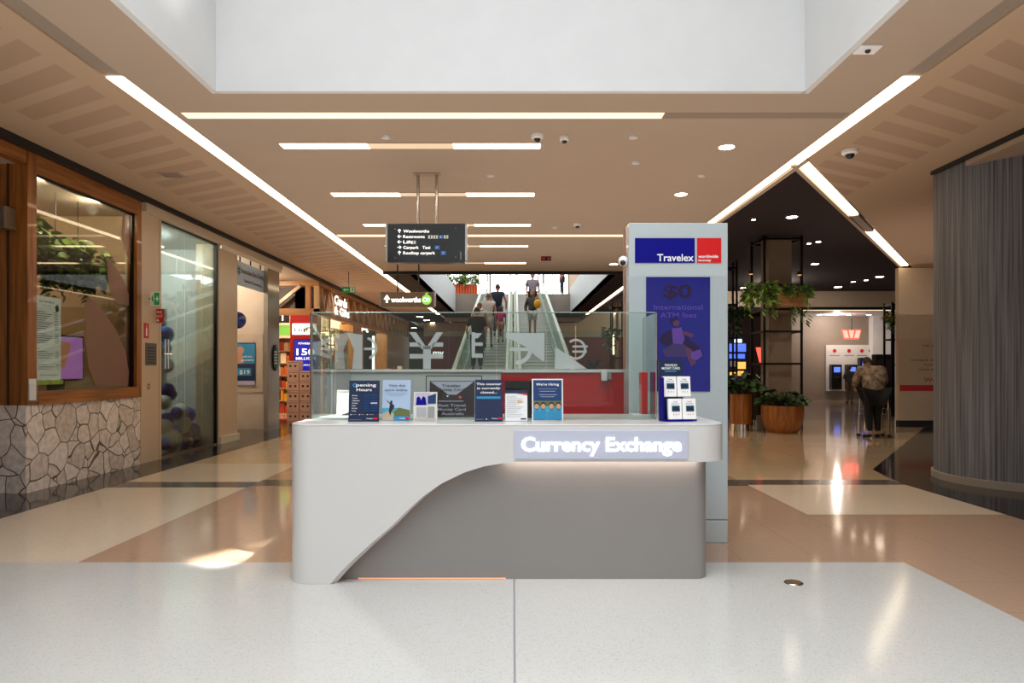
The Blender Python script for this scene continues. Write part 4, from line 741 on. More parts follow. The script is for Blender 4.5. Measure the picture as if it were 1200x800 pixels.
its += [('r', 'lilac', .73, .43, .95, .465), ('c', 'white', .1, .17, .015), ('c', 'white', .38, .17, .015), ('c', 'white', .63, .17, .015), ('r', 'ink_grey', .14, .165, .28, .175), ('r', 'ink_grey', .42, .165, .54, .175), ('r', 'ink_grey', .67, .165, .85, .175), ('r', 'ink_grey', .07, .04, .45, .048)]+lg_
cposter('counter_notice', 'navy opening hours notice, leftmost of the notices on the counter', 'notice', 408, 444, 445.5, 494.5, 4.98, 'navy', its, group=None)
cposter('counter_notice', 'pale blue notice reading visit this store online beside the opening hours notice', 'notice', 447.5, 480.5, 445, 493.5, 5.02, 'sky_print', [('r', 'sea', 0, .2, .6, .32), ('p', 'sand', [(0, .02), (0, .15), (.2, .26), (.42, .2), (.5, .02)]), ('p', 'brush_green', [(.4, .22), (.6, .33), (.98, .27), (1, .12), (.45, .1)]), ('p', 'teal_print', [(.4, .12), (1, .13), (1, .02), (.42, .02)]), ('p', 'darkprint', [(.1, .54), (.28, .42), (.24, .24), (.3, .14), (.34, .24), (.4, .3), (.44, .38), (.36, .42), (.36, .5), (.3, .5), (.28, .45)]), ('t', 'ink', .52, .84, .055, 'Visit this', .6, 'c', .03), ('t', 'ink', .5, .73, .055, 'store online.', .84, 'c', .03), ('r', 'sea', .15, .66, .85, .668), ('r', 'sea', .25, .62, .75, .628)]+lg_)
r = cposter('brochure_holder', 'small clear brochure holder with a photo card and grey case', 'holder', 484.5, 512, 459, 493.5, 5.0, 'paper_warm', [('r', 'lilac', .05, .55, .7, .97), ('p', 'logo_blue', [(.1, .55), (.12, .8), (.2, .85), (.28, .8), (.3, .72), (.4, .86), (.5, .8), (.55, .55)]), ('p', 'navy2', [(.6, .6), (.6, .85), (.95, .95), (.95, .6)]), ('r', 'ink_grey', .12, .15, .55, .48), ('r', 'sand', .03, .02, .97, .1), ('r', 'plaque', .6, .12, .9, .5)])
MB().box((AX(484, 4.97), 4.965, ztop), (AX(513, 4.97), 4.972, ztop+.12), 'acrylic').build('pocket', r)
cposter('award_poster', 'dark maroon travel money card award poster behind the brochure holder', 'poster', 503, 556, 446, 491, 5.45, 'maroon', [('p', 'lilac', [(.02, .98), (.98, .98), (.6, .62), (.42, .62)]), ('t', 'ink', .48, .84, .07, 'Travelex', .42, 'c', .03), ('t', 'ink', .48, .73, .07, 'Money Card', .6, 'c', .03), ('c', 'orange', .68, .55, .03), ('c', 'white', .4, .58, .02), ('r', 'lilac', .2, .43, .75, .45), ('t', 'lilac', .5, .29, .075, 'Best Travel', .6, 'c', .03), ('t', 'lilac', .5, .18, .075, 'Money Card', .62, 'c', .03), ('t', 'lilac', .52, .06, .075, 'Australia', .5, 'c', .03)])
fr = MB(); Ff = Frame((AX(499, 5.5), 5.5, ztop)); W = AX(565, 5.5)-AX(499, 5.5); H = AZ(440, 5.5)-ztop
for a in ((0, 0, .006, H), (W-.006, 0, W, H), (0, H-.006, W, H)): fr.fbox(Ff, a[0], a[1], -.006, a[2], a[3], 0, 'dark_steel')
fr.build('wire_frame', label='thin dark rectangular frame around the maroon award poster', cat='frame')
cposter('counter_notice', 'navy notice saying this counter is currently closed, in the middle of the counter', 'notice', 556.5, 589, 444.5, 494, 4.99, 'navy', [('t', 'white', .5, .87, .055, 'This counter', .9, 'c', .03), ('t', 'white', .5, .77, .055, 'is currently', .84, 'c', .03), ('t', 'white', .5, .67, .055, 'closed...', .6, 'c', .03), ('r', 'teal_print', .06, .54, .92, .6), ('c', 'white', .42, .06, .02), ('r', 'ink_grey', .04, .05, .3, .06)]+lg_)
cposter('terms_sheet', 'white printed sheet with a yellow highlight standing on the counter', 'notice', 592, 618, 457, 493, 5.02, 'paper', [('r', 'navy', 0, .9, 1, 1), ('p', 'logo_red', [(.5, .9), (1, .9), (1, .84)]), ('r', 'yellow', .56, .6, .8, .65), ('r', 'ink', .7, .05, .95, .09)]+[('r', 'ink_grey', .08, .78-.065*k, .5+.1*((k*3) % 4), .79-.065*k) for k in range(11)])
db = MB(); db.box((AX(591.5, 5.35), 5.35, ztop), (AX(623, 5.35), 5.4, AZ(446, 5.35)), 'screen_black'); db.build('monitor_back', label='black monitor back behind the white printed sheet', cat='monitor')
cposter('counter_notice', 'blue recruitment notice with a row of smiling faces, right of the printed sheet', 'notice', 623.5, 660, 443.5, 493.5, 4.99, 'paper', [('r', 'navy2', .04, .03, .96, .97), ('r', 'sea', .04, .03, .96, .45), ('r', 'brush_green', .04, .36, .96, .48), ('t', 'white', .5, .84, .06, "We're Hiring", .74, 'c', .03)]+[('r', 'lilac', .2, .76, .82, .765), ('r', 'lilac', .25, .7, .75, .71), ('r', 'lilac', .22, .62, .8, .63), ('r', 'lilac', .28, .57, .72, .58)]+sum([[('c', 'darkprint', a, .38, .085, .07), ('c', 'skinprint', a, .35, .07, .06), ('p', 'teal_print', [(a-.11, .05), (a-.1, .22), (a, .28), (a+.1, .22), (a+.11, .05)])] for a in (.15, .36, .62, .85)], []))
# desk frame left
Fd_ = Frame((-1.44, 5.62, ztop), (1, 0, 0), (0, .1, 1)); r = poster('framed_notice', 'white framed certificate behind the left corner of the glass', 'notice', Fd_, .2, .2, 'paper', [('p', 'maroon', [(.1, .03), (.97, .3), (.97, .03)]), ('r', 'ink_grey', .3, .8, .6, .82)]+[('r', 'ink_grey', .15, .7-.07*k, .6, .71-.07*k) for k in range(4)], .008)
f_ = MB(); [f_.fbox(Fd_, *a, 'paper_warm') for a in ((-.012, -.0, -.01, 0, .212, .004), (.2, 0, -.01, .212, .212, .004), (0, .2, -.01, .2, .212, .004))]; f_.build('frame', r)
# leaflet at right
lf = thing('leaflet_stand', 'narrow red leaflet stand near the right end of the glass', 'stand', (1.02, 5.6, ztop)); MB().box((AX(752, 5.5), 5.5, ztop+.02), (AX(759, 5.5), 5.62, AZ(436, 5.5)), 'logo_red').build('leaflets', lf, bevel=.003); MB().box((AX(741, 5.5), 5.45, ztop), (AX(762, 5.5), 5.66, ztop+.02), 'off_white').build('tray', lf, bevel=.003)
MB().box((AX(752, 5.5)-.004, 5.49, ztop+.02), (AX(752, 5.5)-.001, 5.63, AZ(450, 5.5)), 'acrylic').build('pocket', lf)
# card display
Yc = 5.02; Fc_ = Frame((AX(774.5, Yc), Yc+.05, ztop), (1, .12, 0), (0, .05, 1)); cd = thing('card_display', 'navy card display stand at the right end of the counter', 'display', Fc_.p(.12, 0, 0))
W = .185; MB().fbox(Fc_, 0, 0, -.02, W, AZ(421, Yc)-ztop, 0, 'navy').build('back_card', cd); MB().fbox(Fc_, .0, 0, 0, .25, .012, .1, 'logo_blue').build('tray', cd); MB().fbox(Fc_, 0, .0, 0, .012, .32, .075, 'logo_blue').build('side_panel', cd)
tx = MB(); tx.text(Fc_, W*.5, .405, .018, 'TRAVELEX', 'white', .1, c=.002, bold=.03); tx.text(Fc_, W*.5, .382, .018, 'MONEY CARD', 'white', .14, c=.002, bold=.03); tx.rect(Fc_, W*.25, .365, W*.72, .372, 'sea', .002); tx.build('lettering', cd)
for j in range(2):
    for i in range(2):
        Fk = Frame(Fc_.p(.018+i*.108+(.018 if j == 0 else 0), .012 if j == 0 else .178, .1 if j == 0 else .045), (1, .12, 0), (0, .16, 1))
        for dpt_ in range(1):
            nm = ['lower', 'upper'][j]+' '+['left', 'right'][i]
            r = thing('card_pack', 'white travel card pack, '+nm+' of the four on the display', 'card pack', Fk.p(.05, 0, 0), 'white travel card packs'); w_, h_ = .102, .152
            MB().fbox(Fk, 0, 0, -.028, w_, h_, 0, 'white').build('pack', r, bevel=.003); fill(Fk, w_, h_, [('r', 'teal_dark', .25, .38, .85, .66), ('r', 'navy', .3, .42, .8, .6), ('t', 'ink', .5, .82, .06, 'Travelex', .34, 'c', .02), ('t', 'ink', .5, .73, .05, 'Money Card', .55, 'c', .02), ('c', 'fire_red', .38, .24, .035), ('c', 'ink_grey', .56, .24, .035), ('c', 'orange', .74, .24, .035)], r)
# floor cap
Y = 1200/(683-432); fc = thing('floor_outlet', 'round brass floor outlet cap in the white floor', 'cap', (AX(930, Y), Y, 0)); MB().lathe([(.065, .003), (.06, .008)], (AX(930, Y), Y, 0), 'steel').build('rim', fc); MB().lathe([(.048, .008), (.045, .01)], (AX(930, Y), Y, 0), 'brass_dark').build('lid', fc)

# ---------------------------------------------------------------- MOVING WALKWAYS
SL = .25
def tz(y): return max(0, min(5.2, 5.2-SL*(33.7-y)))
M_('pallet', '#9A948D', .45, var=.12, vscale=30, stretch=(4, .3, .3))
def walkway(xa, xb, label):
    w_ = thing('moving_walkway', label, 'walkway', ((xa+xb)/2, 12.9, 0)); FY = Frame((0, 0, 0), (0, 1, 0), (0, 0, 1))
    ys = [12.9, 33.7]
    def sl(mb, x0, x1, dz0, dz1, m, y0=12.9, y1=33.7): mb.prism(FY, [(y0, tz(y0)+dz0), (y1, tz(y1)+dz0), (y1, tz(y1)+dz1), (y0, tz(y0)+dz1)], x0, x1, m); return mb
    b = MB(); sl(b, xa, xb, -.12, 0.001, 'pallet'); b.build('pallet_band', w_)
    g_ = MB(); k = 13.2
    while k < 33.6: g_.box((xa, k, tz(k)+.001), (xb, k+.02, tz(k)+.012), 'slot_dark'); k += .4
    g_.build('pallet_edges', w_)
    for s_, x in ((-1, xa), (1, xb)):
        outer = (x < 0 and s_ < 0) or (x > 0 and s_ > 0)
        a, c_ = (x-.04, x) if s_ < 0 else (x, x+.04); b = MB(); sl(b, a, c_, -.3, .12, 'steel'); b.build('skirt', w_)
        gx = x+s_*.07; b = MB(); sl(b, gx-.008, gx+.008, .1, .93, 'glass_green'); b.build('balustrade_glass', w_)
        wd = .38 if outer else .19; a, c_ = sorted((x+s_*.04, x+s_*wd)); b = MB(); sl(b, a, c_, -.35, .14 if not outer else .3, 'skirt' if not outer else 'deck_green'); b.build('deck', w_)
        h = MB(); h.tube([(gx, 12.75, .5), (gx, 12.6, .75), (gx, 12.8, .98), (gx, 12.95, 1.0), (gx, 33.7, 6.2), (gx, 34.6, 6.2), (gx, 34.8, 5.95)], .04, 'handrail_white', 8); h.build('handrail', w_, smooth=True)
    b = MB(); sl(b, xa, xb, -.9, -.12, 'slot_dark', 16.5); b.build('truss', w_)
M_('amber_soft', '#C88A50', emis=.7, eh='#D89050')
M_('deck_green', '#AEBBAA', .35, var=.35, vscale=2.2)
walkway(-1.2, -.2, 'left moving walkway carrying shoppers up and away'); walkway(.22, 1.22, 'right moving walkway bringing shoppers down towards the kiosk')
# upper railing and planter
for nm, x0, x1 in (('left', -2.83, -1.65), ('right', 1.65, 2.83)):
    r = thing('railing', 'dark metal balustrade at the upper level, '+nm+' of the walkways', 'railing', ((x0+x1)/2, 33.9, 5.2)); MB().box((x0, 33.88, 6.2), (x1, 33.94, 6.25), 'dark_steel').build('top_rail', r)
    for k in range(9): x = x0+.05+(x1-x0-.1)*k/8; MB().box((x-.012, 33.9, 5.2), (x+.012, 33.92, 6.2), 'dark_steel').build('baluster', r)
pl = thing('planter_box', 'orange timber planter with shrubs behind the upper left balustrade', 'planter', (-2.4, 34.6, 5.2)); MB().box((-3.3, 34.3, 5.2), (-1.8, 34.8, 5.75), 'orange').build('trough', pl); m = MB(); foliage(m, (-2.9, 34.55, 6.0), .45, 150, .25, .1, ['leaf', 'leaf_light']); foliage(m, (-2.2, 34.55, 6.05), .4, 150, .25, .1, ['leaf', 'leaf_light']); m.build('foliage', pl)
ub = MB(); ub.box((2.9, 36, 5.2), (4, 36.2, 7.6), 'wall_cream'); ub.build('upper_display', label='cream display wall at the upper level right of the walkways', cat='panel')

# ---------------------------------------------------------------- PEOPLE
def skinmesh(verts, edges, roots=(0,)):
    bm = bmesh.new(); sk = bm.verts.layers.skin.verify(); vs = []
    for i, (p_, r_) in enumerate(verts):
        v_ = bm.verts.new(p_); v_[sk].radius = (r_, r_) if not isinstance(r_, tuple) else r_; v_[sk].use_root = i in roots; vs.append(v_)
    for a, b in edges: bm.edges.new((vs[a], vs[b]))
    me = bpy.data.meshes.new('s'); bm.to_mesh(me); bm.free(); ob = bpy.data.objects.new('s', me); COL.objects.link(ob)
    m1 = ob.modifiers.new('s', 'SKIN'); m1.use_smooth_shade = True; m2 = ob.modifiers.new('u', 'SUBSURF'); m2.levels = 1; m2.render_levels = 1
    dg = bpy.context.evaluated_depsgraph_get(); out = bpy.data.meshes.new_from_object(ob.evaluated_get(dg))
    V = [Vector(v.co) for v in out.vertices]; F = [tuple(p_.vertices) for p_ in out.polygons]; bpy.data.objects.remove(ob); bpy.data.meshes.remove(me); bpy.data.meshes.remove(out)
    return V, F
def person(label, x, y, z, H, face, shirt, pants, shoes='cloth_black', hair='hair_brown', skin='skin', pose=None, sleeves='short', legs='long', hairlen=0, bulk=1, group=None, skirt=None):
    J = dict(pelvis=(0, 0, .52), waist=(0, 0, .6), chest=(0, -.005, .72), neck=(0, .0, .825), head=(0, .01, .87),
             shL=(-.105, 0, .8), shR=(.105, 0, .8), elL=(-.135, -.01, .635), elR=(.135, -.01, .635), wrL=(-.135, .05, .5), wrR=(.135, .05, .5),
             hiL=(-.05, 0, .5), hiR=(.05, 0, .5), knL=(-.055, .015, .28), knR=(.055, .015, .28), anL=(-.055, -.01, .045), anR=(.055, -.01, .045), toL=(-.065, .085, .016), toR=(.065, .085, .016))
    if pose: J.update(pose)
    rot = Matrix.Rotation(face, 3, 'Z'); r0 = thing('person', label, 'person', (x, y, z), group)
    P = {k: Vector(v_)*H for k, v_ in J.items()}; hs = {}
    R_ = dict(pelvis=.062, waist=.055, chest=.065, neck=.03, head=.032, shL=.034, shR=.034, elL=.023, elR=.023, wrL=.015, wrR=.015, hiL=.047, hiR=.047, knL=.031, knR=.031, anL=.02, anR=.02, toL=.018, toR=.018)
    names = list(J); idx = {n_: i for i, n_ in enumerate(names)}
    V = [(P[n_], R_[n_]*H*(bulk*.82 if n_ in ('pelvis', 'waist', 'chest') else .85 if n_[:2] == 'sh' else 1)) for n_ in names]
    E = [('pelvis', 'waist'), ('waist', 'chest'), ('chest', 'neck'), ('neck', 'head'), ('chest', 'shL'), ('chest', 'shR'), ('shL', 'elL'), ('shR', 'elR'), ('elL', 'wrL'), ('elR', 'wrR'), ('pelvis', 'hiL'), ('pelvis', 'hiR'), ('hiL', 'knL'), ('hiR', 'knR'), ('knL', 'anL'), ('knR', 'anR'), ('anL', 'toL'), ('anR', 'toR')]
    E = [(idx[a], idx[b]) for a, b in E]; roots = [0]
    for s_, wr, el in ((-1, 'wrL', 'elL'), (1, 'wrR', 'elR')):
        d_ = (P[wr]-P[el]).normalized(); sd = Vector((0, 1, 0)) if abs(d_.y) < .8 else Vector((1, 0, 0)); sd = (sd-d_*sd.dot(d_)).normalized(); n_ = d_.cross(sd)
        V.append((P[wr]+d_*.045*H, .017*H)); pi = len(V)-1; E.append((idx[wr], pi))
        for k in range(4):
            b0 = P[wr]+d_*.045*H+sd*(k-1.5)*.011*H; L_ = [.036, .042, .04, .032][k]*H; i0 = len(V)
            V += [(b0, .0055*H), (b0+d_*L_*.55+n_*.003*H, .005*H), (b0+d_*L_+n_*.01*H, .004*H)]; E += [(i0, i0+1), (i0+1, i0+2)]; roots.append(i0)
        b0 = P[wr]+d_*.02*H+sd*.014*H; i0 = len(V); V += [(b0, .006*H), (b0+d_*.02*H+sd*.014*H, .0055*H), (b0+d_*.036*H+sd*.018*H, .0045*H)]; E += [(i0, i0+1), (i0+1, i0+2)]; roots.append(i0)
    Vb, Fb = skinmesh(V, E, roots)
    body = MB(); o3 = Vector((x, y, z)); tf = lambda v_: o3+rot@v_
    body.add([tf(v_) for v_ in Vb], Fb, skin)
    hd = (P['head']-P['neck']).normalized(); hc = P['head']+Vector((0, .012, 0))*H+hd*.055*H; Vh = []; Fh = []; n_ = 18; k_2 = 14; q_ = Vector((0, 0, 1)).rotation_difference(hd)
    for i in range(k_2+1):
        ph = -PI/2+PI*i/k_2
        for j in range(n_):
            t_ = 2*PI*j/n_; v_ = Vector((.046*math.cos(ph)*math.cos(t_), .057*math.cos(ph)*math.sin(t_), .067*math.sin(ph)))
            if v_.z < -.01: v_.x *= 1+v_.z*4.5; v_.y *= 1+v_.z*2
            if abs(v_.x) < .012 and v_.y > .02 and -.028 < v_.z < .004: v_.y += .012
            Vh.append(hc+q_@(v_*H))
    for i in range(k_2):
        for j in range(n_): Fh.append((i*n_+j, i*n_+(j+1) % n_, (i+1)*n_+(j+1) % n_, (i+1)*n_+j))
    body.add([tf(v_) for v_ in Vh], Fh, skin)
    for s_ in (-1, 1): e_ = hc+q_@(Vector((s_*.047, 0, -.004))*H); body.ball(tf(e_), .011*H, skin, 8, (.6, .8, 1.3))
    body.build('body', r0, smooth=True, sharp=80)
    for s_ in (-1, 1):
        e_ = tf(hc+q_@(Vector((s_*.018, .05, .004))*H)); b = MB(); b.ball(e_, .007*H, 'eye_white', 8); b.ball(e_+rot@Vector((0, .004*H, 0)), .0045*H, 'black_plastic', 8); b.build('eye', r0)
    b = MB(); b.ball(tf(hc+q_@(Vector((0, .048, -.036))*H)), .012*H, 'lip', 10, (1.2, .5, .35)); b.build('mouth', r0)
    hb = MB(); Vh2 = []; Fh2 = []; n_ = 20
    for i in range(11):
        ph = -.5*PI*(.2+hairlen*.2)+(PI/2+.5*PI*(.2+hairlen*.2))*i/10
        for j in range(n_):
            t_ = 2*PI*j/n_; v_ = Vector((.051*math.cos(ph)*math.cos(t_), .061*math.cos(ph)*math.sin(t_), .073*math.sin(ph)))
            if v_.y > .0: v_.z = max(v_.z, min(.04, .02+v_.y*.5)); 
            elif hairlen and v_.z < 0: v_.z *= 1+hairlen*1.5
            Vh2.append(tf(hc+q_@((v_+Vector((0, -.004, .002)))*H)))
    for i in range(10):
        for j in range(n_): Fh2.append((i*n_+j, i*n_+(j+1) % n_, (i+1)*n_+(j+1) % n_, (i+1)*n_+j))
    hb.add(Vh2, Fh2, hair); hb.build('hair', r0, smooth=True, sharp=80)
    # shirt
    lerp = lambda a, b, t_: P[a].lerp(P[b], t_)
    fs = {'short': .75, 'long': 1.0, 'none': .25}[sleeves]
    SV = [(P['pelvis']+Vector((0, 0, .0*H)), .092*H*bulk), (P['waist'], .083*H*bulk), (P['chest'], .1*H*bulk), (P['chest'].lerp(P['neck'], .92), .05*H), (P['shL'], .054*H*bulk**.5), (P['shR'], .054*H*bulk**.5), (lerp('shL', 'elL', fs), .04*H*bulk**.5), (lerp('shR', 'elR', fs), .04*H*bulk**.5)]
    SE = [(0, 1), (1, 2), (2, 3), (2, 4), (2, 5), (4, 6), (5, 7)]
    if sleeves == 'long': SV += [(lerp('elL', 'wrL', .92), .03*H), (lerp('elR', 'wrR', .92), .03*H)]; SE += [(6, 8), (7, 9)]
    v1, f1 = skinmesh(SV, SE); MB().add([tf(v_) for v_ in v1], f1, shirt).build('shirt', r0, smooth=True, sharp=80)
    kt = {'long': 1, 'short': None}[legs]
    PV = [(P['pelvis'], .082*H*bulk), (P['hiL'], .07*H), (P['hiR'], .07*H), (lerp('hiL', 'knL', .8 if kt is None else 1), .05*H), (lerp('hiR', 'knR', .8 if kt is None else 1), .05*H)]; PE = [(0, 1), (0, 2), (1, 3), (2, 4)]
    if kt: PV += [(lerp('knL', 'anL', .9), .034*H), (lerp('knR', 'anR', .9), .034*H)]; PE += [(3, 5), (4, 6)]
    v1, f1 = skinmesh(PV, PE); MB().add([tf(v_) for v_ in v1], f1, pants).build('trousers' if kt else 'shorts', r0, smooth=True, sharp=80)
    for s_ in 'LR':
        v1, f1 = skinmesh([(P['an'+s_]-Vector((0, .02*H, .012*H)), .026*H), (P['to'+s_], .023*H)], [(0, 1)]); MB().add([tf(v_) for v_ in v1], f1, shoes).build('shoe', r0, smooth=True, sharp=80)
    if skirt:
        sm, zt_, zb_ = skirt; b = MB(); b.lathe([(.078*H, zb_*H), (.084*H, (zb_+zt_)/2*H), (.07*H, zt_*H)], tf(Vector((0, 0, 0))), sm, 20); b.build('skirt', r0, smooth=True, sharp=80)
    return r0, tf, P
def onw(y): return tz(y)+.012
person('person in a black top and dark trousers, lowest on the left walkway', -.98, 18.6, onw(18.6), 1.76, 0, 'cloth_black', 'cloth_black', hair='hair_brown', pose=dict(elL=(-.16, -.02, .65), wrL=(-.15, .06, .55)))
person('person in a pale top and beige shorts holding the rail on the left walkway', -.78, 21.6, onw(21.6), 1.72, 0, 'cloth_white', 'cloth_beige', hair='hair_grey', legs='short', sleeves='none', pose=dict(elL=(-.2, .0, .68), wrL=(-.2, .12, .6)))
person('tanned person in beige clothes half hidden in front of the pale-topped shopper', -1.0, 20.5, onw(20.5), 1.6, 0, 'cloth_beige', 'cloth_navy', hair='hair_blond', sleeves='none', skin='skin', pose=dict(elL=(-.17, .05, .68), wrL=(-.16, .14, .62)))
person('person in a sleeveless navy top, highest on the left walkway', -.52, 23.4, onw(23.4), 1.78, 0, 'cloth_navy', 'cloth_navy', sleeves='none', pose=dict(elR=(.17, 0, .65), wrR=(.16, .08, .56)))
person('child in a bright pink top on the left walkway', -.4, 22.4, onw(22.4), 1.18, 0, 'cloth_pink', 'skin', hair='hair_brown', legs='short', hairlen=1)
r0, tf, P = person('person in a grey top and white shorts holding a yellow bag on the right walkway', .67, 23.3, onw(23.3), 1.58, PI, 'cloth_grey', 'cloth_white', hair='hair_blond', legs='short', hairlen=1, sleeves='long', pose=dict(elL=(-.15, .03, .65), wrL=(-.08, .12, .66), elR=(.15, 0, .63), wrR=(.14, .07, .52)))
b = MB(); b.ball(tf(Vector((-.1, .2, .68))*1.58), .135, 'yellow', 16, (.9, .6, 1.2)); b.tube([tf(Vector((-.15, .19, .78))*1.58), tf(Vector((-.1, .19, .86))*1.58), tf(Vector((-.05, .19, .78))*1.58)], .012, 'yellow'); b.build('yellow_bag', label='bright yellow bag held by the shopper on the right walkway', cat='bag', smooth=True)
person('person in a checked shirt and dark shorts, highest on the right walkway', .78, 27.0, onw(27), 1.78, PI, 'cloth_check', 'cloth_black', hair='hair_grey', legs='long', bulk=1.15)
person('person in an orange top standing at the upper level balustrade', 2.5, 34.6, 5.2, 1.65, PI/2, 'orange', 'cloth_navy')
# shopper near ATMs, seen from behind, leaning forward
Y = 14.8; X = AX(1024, Y)
person('person from behind in a patterned coat and black leggings leaning over a trolley', X, Y, 0.004, 1.86, R(-8), 'cloth_plaid', 'cloth_black', hair='hair_brown', sleeves='long', bulk=1.5, skirt=('cloth_black', .56, .4), hairlen=.3,
       pose=dict(chest=(0, .06, .72), neck=(0, .13, .8), head=(0, .16, .835), shL=(-.12, .09, .785), shR=(.12, .09, .785), elL=(-.16, .12, .64), elR=(.16, .12, .64), wrL=(-.13, .22, .57), wrR=(.13, .22, .57), anL=(-.05, -.03, .045), anR=(.05, .02, .045), toL=(-.06, .06, .016), toR=(.06, .11, .016), knL=(-.05, .02, .28), knR=(.05, .04, .28)))
tr_ = thing('shopping_trolley', 'chrome framed trolley in front of the leaning shopper', 'trolley', (X, Y+.75, 0)); 
X += .15
for sx in (-.27, .27):
    for dy in (.15, .42): MB().tube([(X+sx, Y+dy, .06), (X+sx*.9, Y+dy, 1.0)], .014, 'chrome').build('leg', tr_); MB().lathe([(.04, 0), (.045, .03), (.04, .06)], (X+sx, Y+dy, .003), 'black_plastic', 12).build('wheel', tr_)
MB().tube([(X-.26, Y+.3, 1.02), (X+.26, Y+.3, 1.02)], .02, 'fire_red').build('handle', tr_)
q = MB()
for k in range(5): q.tube([(X-.26, Y+.3, .5+k*.12), (X+.26, Y+.3, .5+k*.12), (X+.26, Y+.6, .5+k*.12), (X-.26, Y+.6, .5+k*.12), (X-.26, Y+.3, .5+k*.12)], .006, 'chrome', 6)
q.build('basket', tr_); b = MB(); b.ball((X+.27, Y+.3, .78), .06, 'fire_red', 12); b.build('red_tag', tr_)
Y = 29.8; person('blurred figure in dark clothes at the middle cash machine', AX(996, Y), Y, .004, 1.65, 0, 'cloth_grey', 'plaque', hair='hair_brown', sleeves='long', skin='skin_dark', pose=dict(elL=(-.12, .06, .65), wrL=(-.07, .15, .68), elR=(.12, .06, .65), wrR=(.07, .15, .68)))

# ---------------------------------------------------------------- RIGHT SIDE
col_c = (6.85, 9.14)
cl_ = MB(); cl_.lathe([(1.04, .1), (1.04, 4.3)], (col_c[0], col_c[1], 0), 'board_concrete', 96); clo = cl_.build('concrete_column', label='large round board-marked grey column at the right', cat='column', smooth=True, origin=(col_c[0], col_c[1], 0))
b = MB(); b.lathe([(1.07, 0), (1.07, .09), (1.045, .1)], (col_c[0], col_c[1], 0), 'concrete', 64); b.build('skirting', clo, smooth=True)
# hoarding
Y = 17.6; x0 = AX(1053, Y); h = thing('hoarding', 'cream hoarding wall with small lettering and a red stripe', 'partition', (x0+1.8, Y, 0)); MB().box((x0, Y, .17), (x0+4, Y+.15, 4.1), 'cream_panel').build('panel', h); MB().box((x0+.01, Y+.01, 0), (x0+4, Y+.15, .17), 'trim_gap_black').build('plinth', h)
Fh = Frame((x0, Y-.004, 0)); q = MB(); q.rect(Fh, .03, AZ(458, Y), 4, AZ(451, Y), 'fire_red'); q.build('stripe', h)
M_('hoard_warm', '#C6AD92', .4); q = MB(); q.rect(Fh, .0, AZ(451, Y), 4, AZ(397, Y), 'hoard_warm', -.002); q.build('lower_band', h)
tx = MB(); tx.text(Fh, 1.05, AZ(406, Y), .05, 'THE WONDERFUL', 'ink', .9, c=.003); tx.text(Fh, 1.05, AZ(413.5, Y), .05, 'IS ON ITS WAY', 'hoard_warm', .5, c=.003); tx.text(Fh, 1.05, AZ(423, Y), .05, 'WHILE A NEW SPACE', 'ink', 1.5, c=.003); tx.text(Fh, 1.05, AZ(428.5, Y), .05, 'TAKES SHAPE', 'ink', .8, c=.003); tx.text(Fh, 1.05, AZ(434, Y), .05, 'WATCH THIS', 'ink', 1.1, c=.003); tx.text(Fh, 1.05, AZ(447, Y), .11, 'Westfield', 'fire_red', .8, c=.003, bold=.01); tx.build('lettering', h)
# black planter tower
def tower(x0, y0, w_, dp, h_, levels, label, core=True):
    t_ = thing('planter_tower', label, 'frame', (x0+w_/2, y0+dp/2, 0)); s_ = .05
    for x in (x0, x0+w_-s_):
        for y in (y0, y0+dp-s_): MB().box((x, y, 0), (x+s_, y+s_, h_), 'dark_steel').build('post', t_)
    for z in levels:
        q = MB(); q.box((x0, y0, z), (x0+w_, y0+s_, z+s_), 'dark_steel'); q.box((x0, y0+dp-s_, z), (x0+w_, y0+dp, z+s_), 'dark_steel'); q.box((x0, y0, z), (x0+s_, y0+dp, z+s_), 'dark_steel'); q.box((x0+w_-s_, y0, z), (x0+w_, y0+dp, z+s_), 'dark_steel'); q.build('rail', t_)
    if core: MB().box((x0+.2, y0+.2, 0), (x0+w_-.2, y0+dp-.2, h_), 'core_stone').build('core', t_)
    return t_
M_('core_stone', '#8E7A66', .5, var=.1)
Y = 16.9; tw = tower(AX(895, Y), Y, AX(941, Y)-AX(895, Y), .95, 4.8, (4.7, 3.55, 2.95, 2.4, 1.6), 'tall black steel planter frame around a stone column')
q = MB(); a0, a1 = AX(896, Y), AX(940, Y); q.box((a0, Y-.35, 3.02), (a1, Y-.03, 3.35), 'oak_h'); q.build('planter_box', tw, bevel=.01)
def trail(label, c_, rad, n, tl, ms=('leaf', 'leaf_light', 'leaf')):
    m = MB(); foliage(m, c_, rad, n, .2, .07, list(ms), .2)
    for k in range(10):
        a = random.uniform(0, 6.28); x_ = c_[0]+rad*.8*math.cos(a); y_ = c_[1]+rad*.5*math.sin(a); L_ = random.uniform(.2, 1)*tl
        for q in range(int(L_/.06)): m.leaf((x_+random.uniform(-.04, .04), y_, c_[2]-q*.06), (random.uniform(-1, 1), -.3, -.5), .14, .06, random.choice(ms))
    return m.build('trailing_plant', label=label, cat='plant')
trail('bright trailing plant on the left of the black planter frame', (AX(891, 16.5), 16.5, 3.35), .38, 260, .9, ('leaf', 'leaf_light', 'leaf_light', 'yellow') if 0 else ('leaf', 'leaf_light', 'leaf_light'))
trail('smaller trailing plant on the right of the black planter frame', (AX(935, 16.6), 16.6, 3.4), .26, 140, .9)
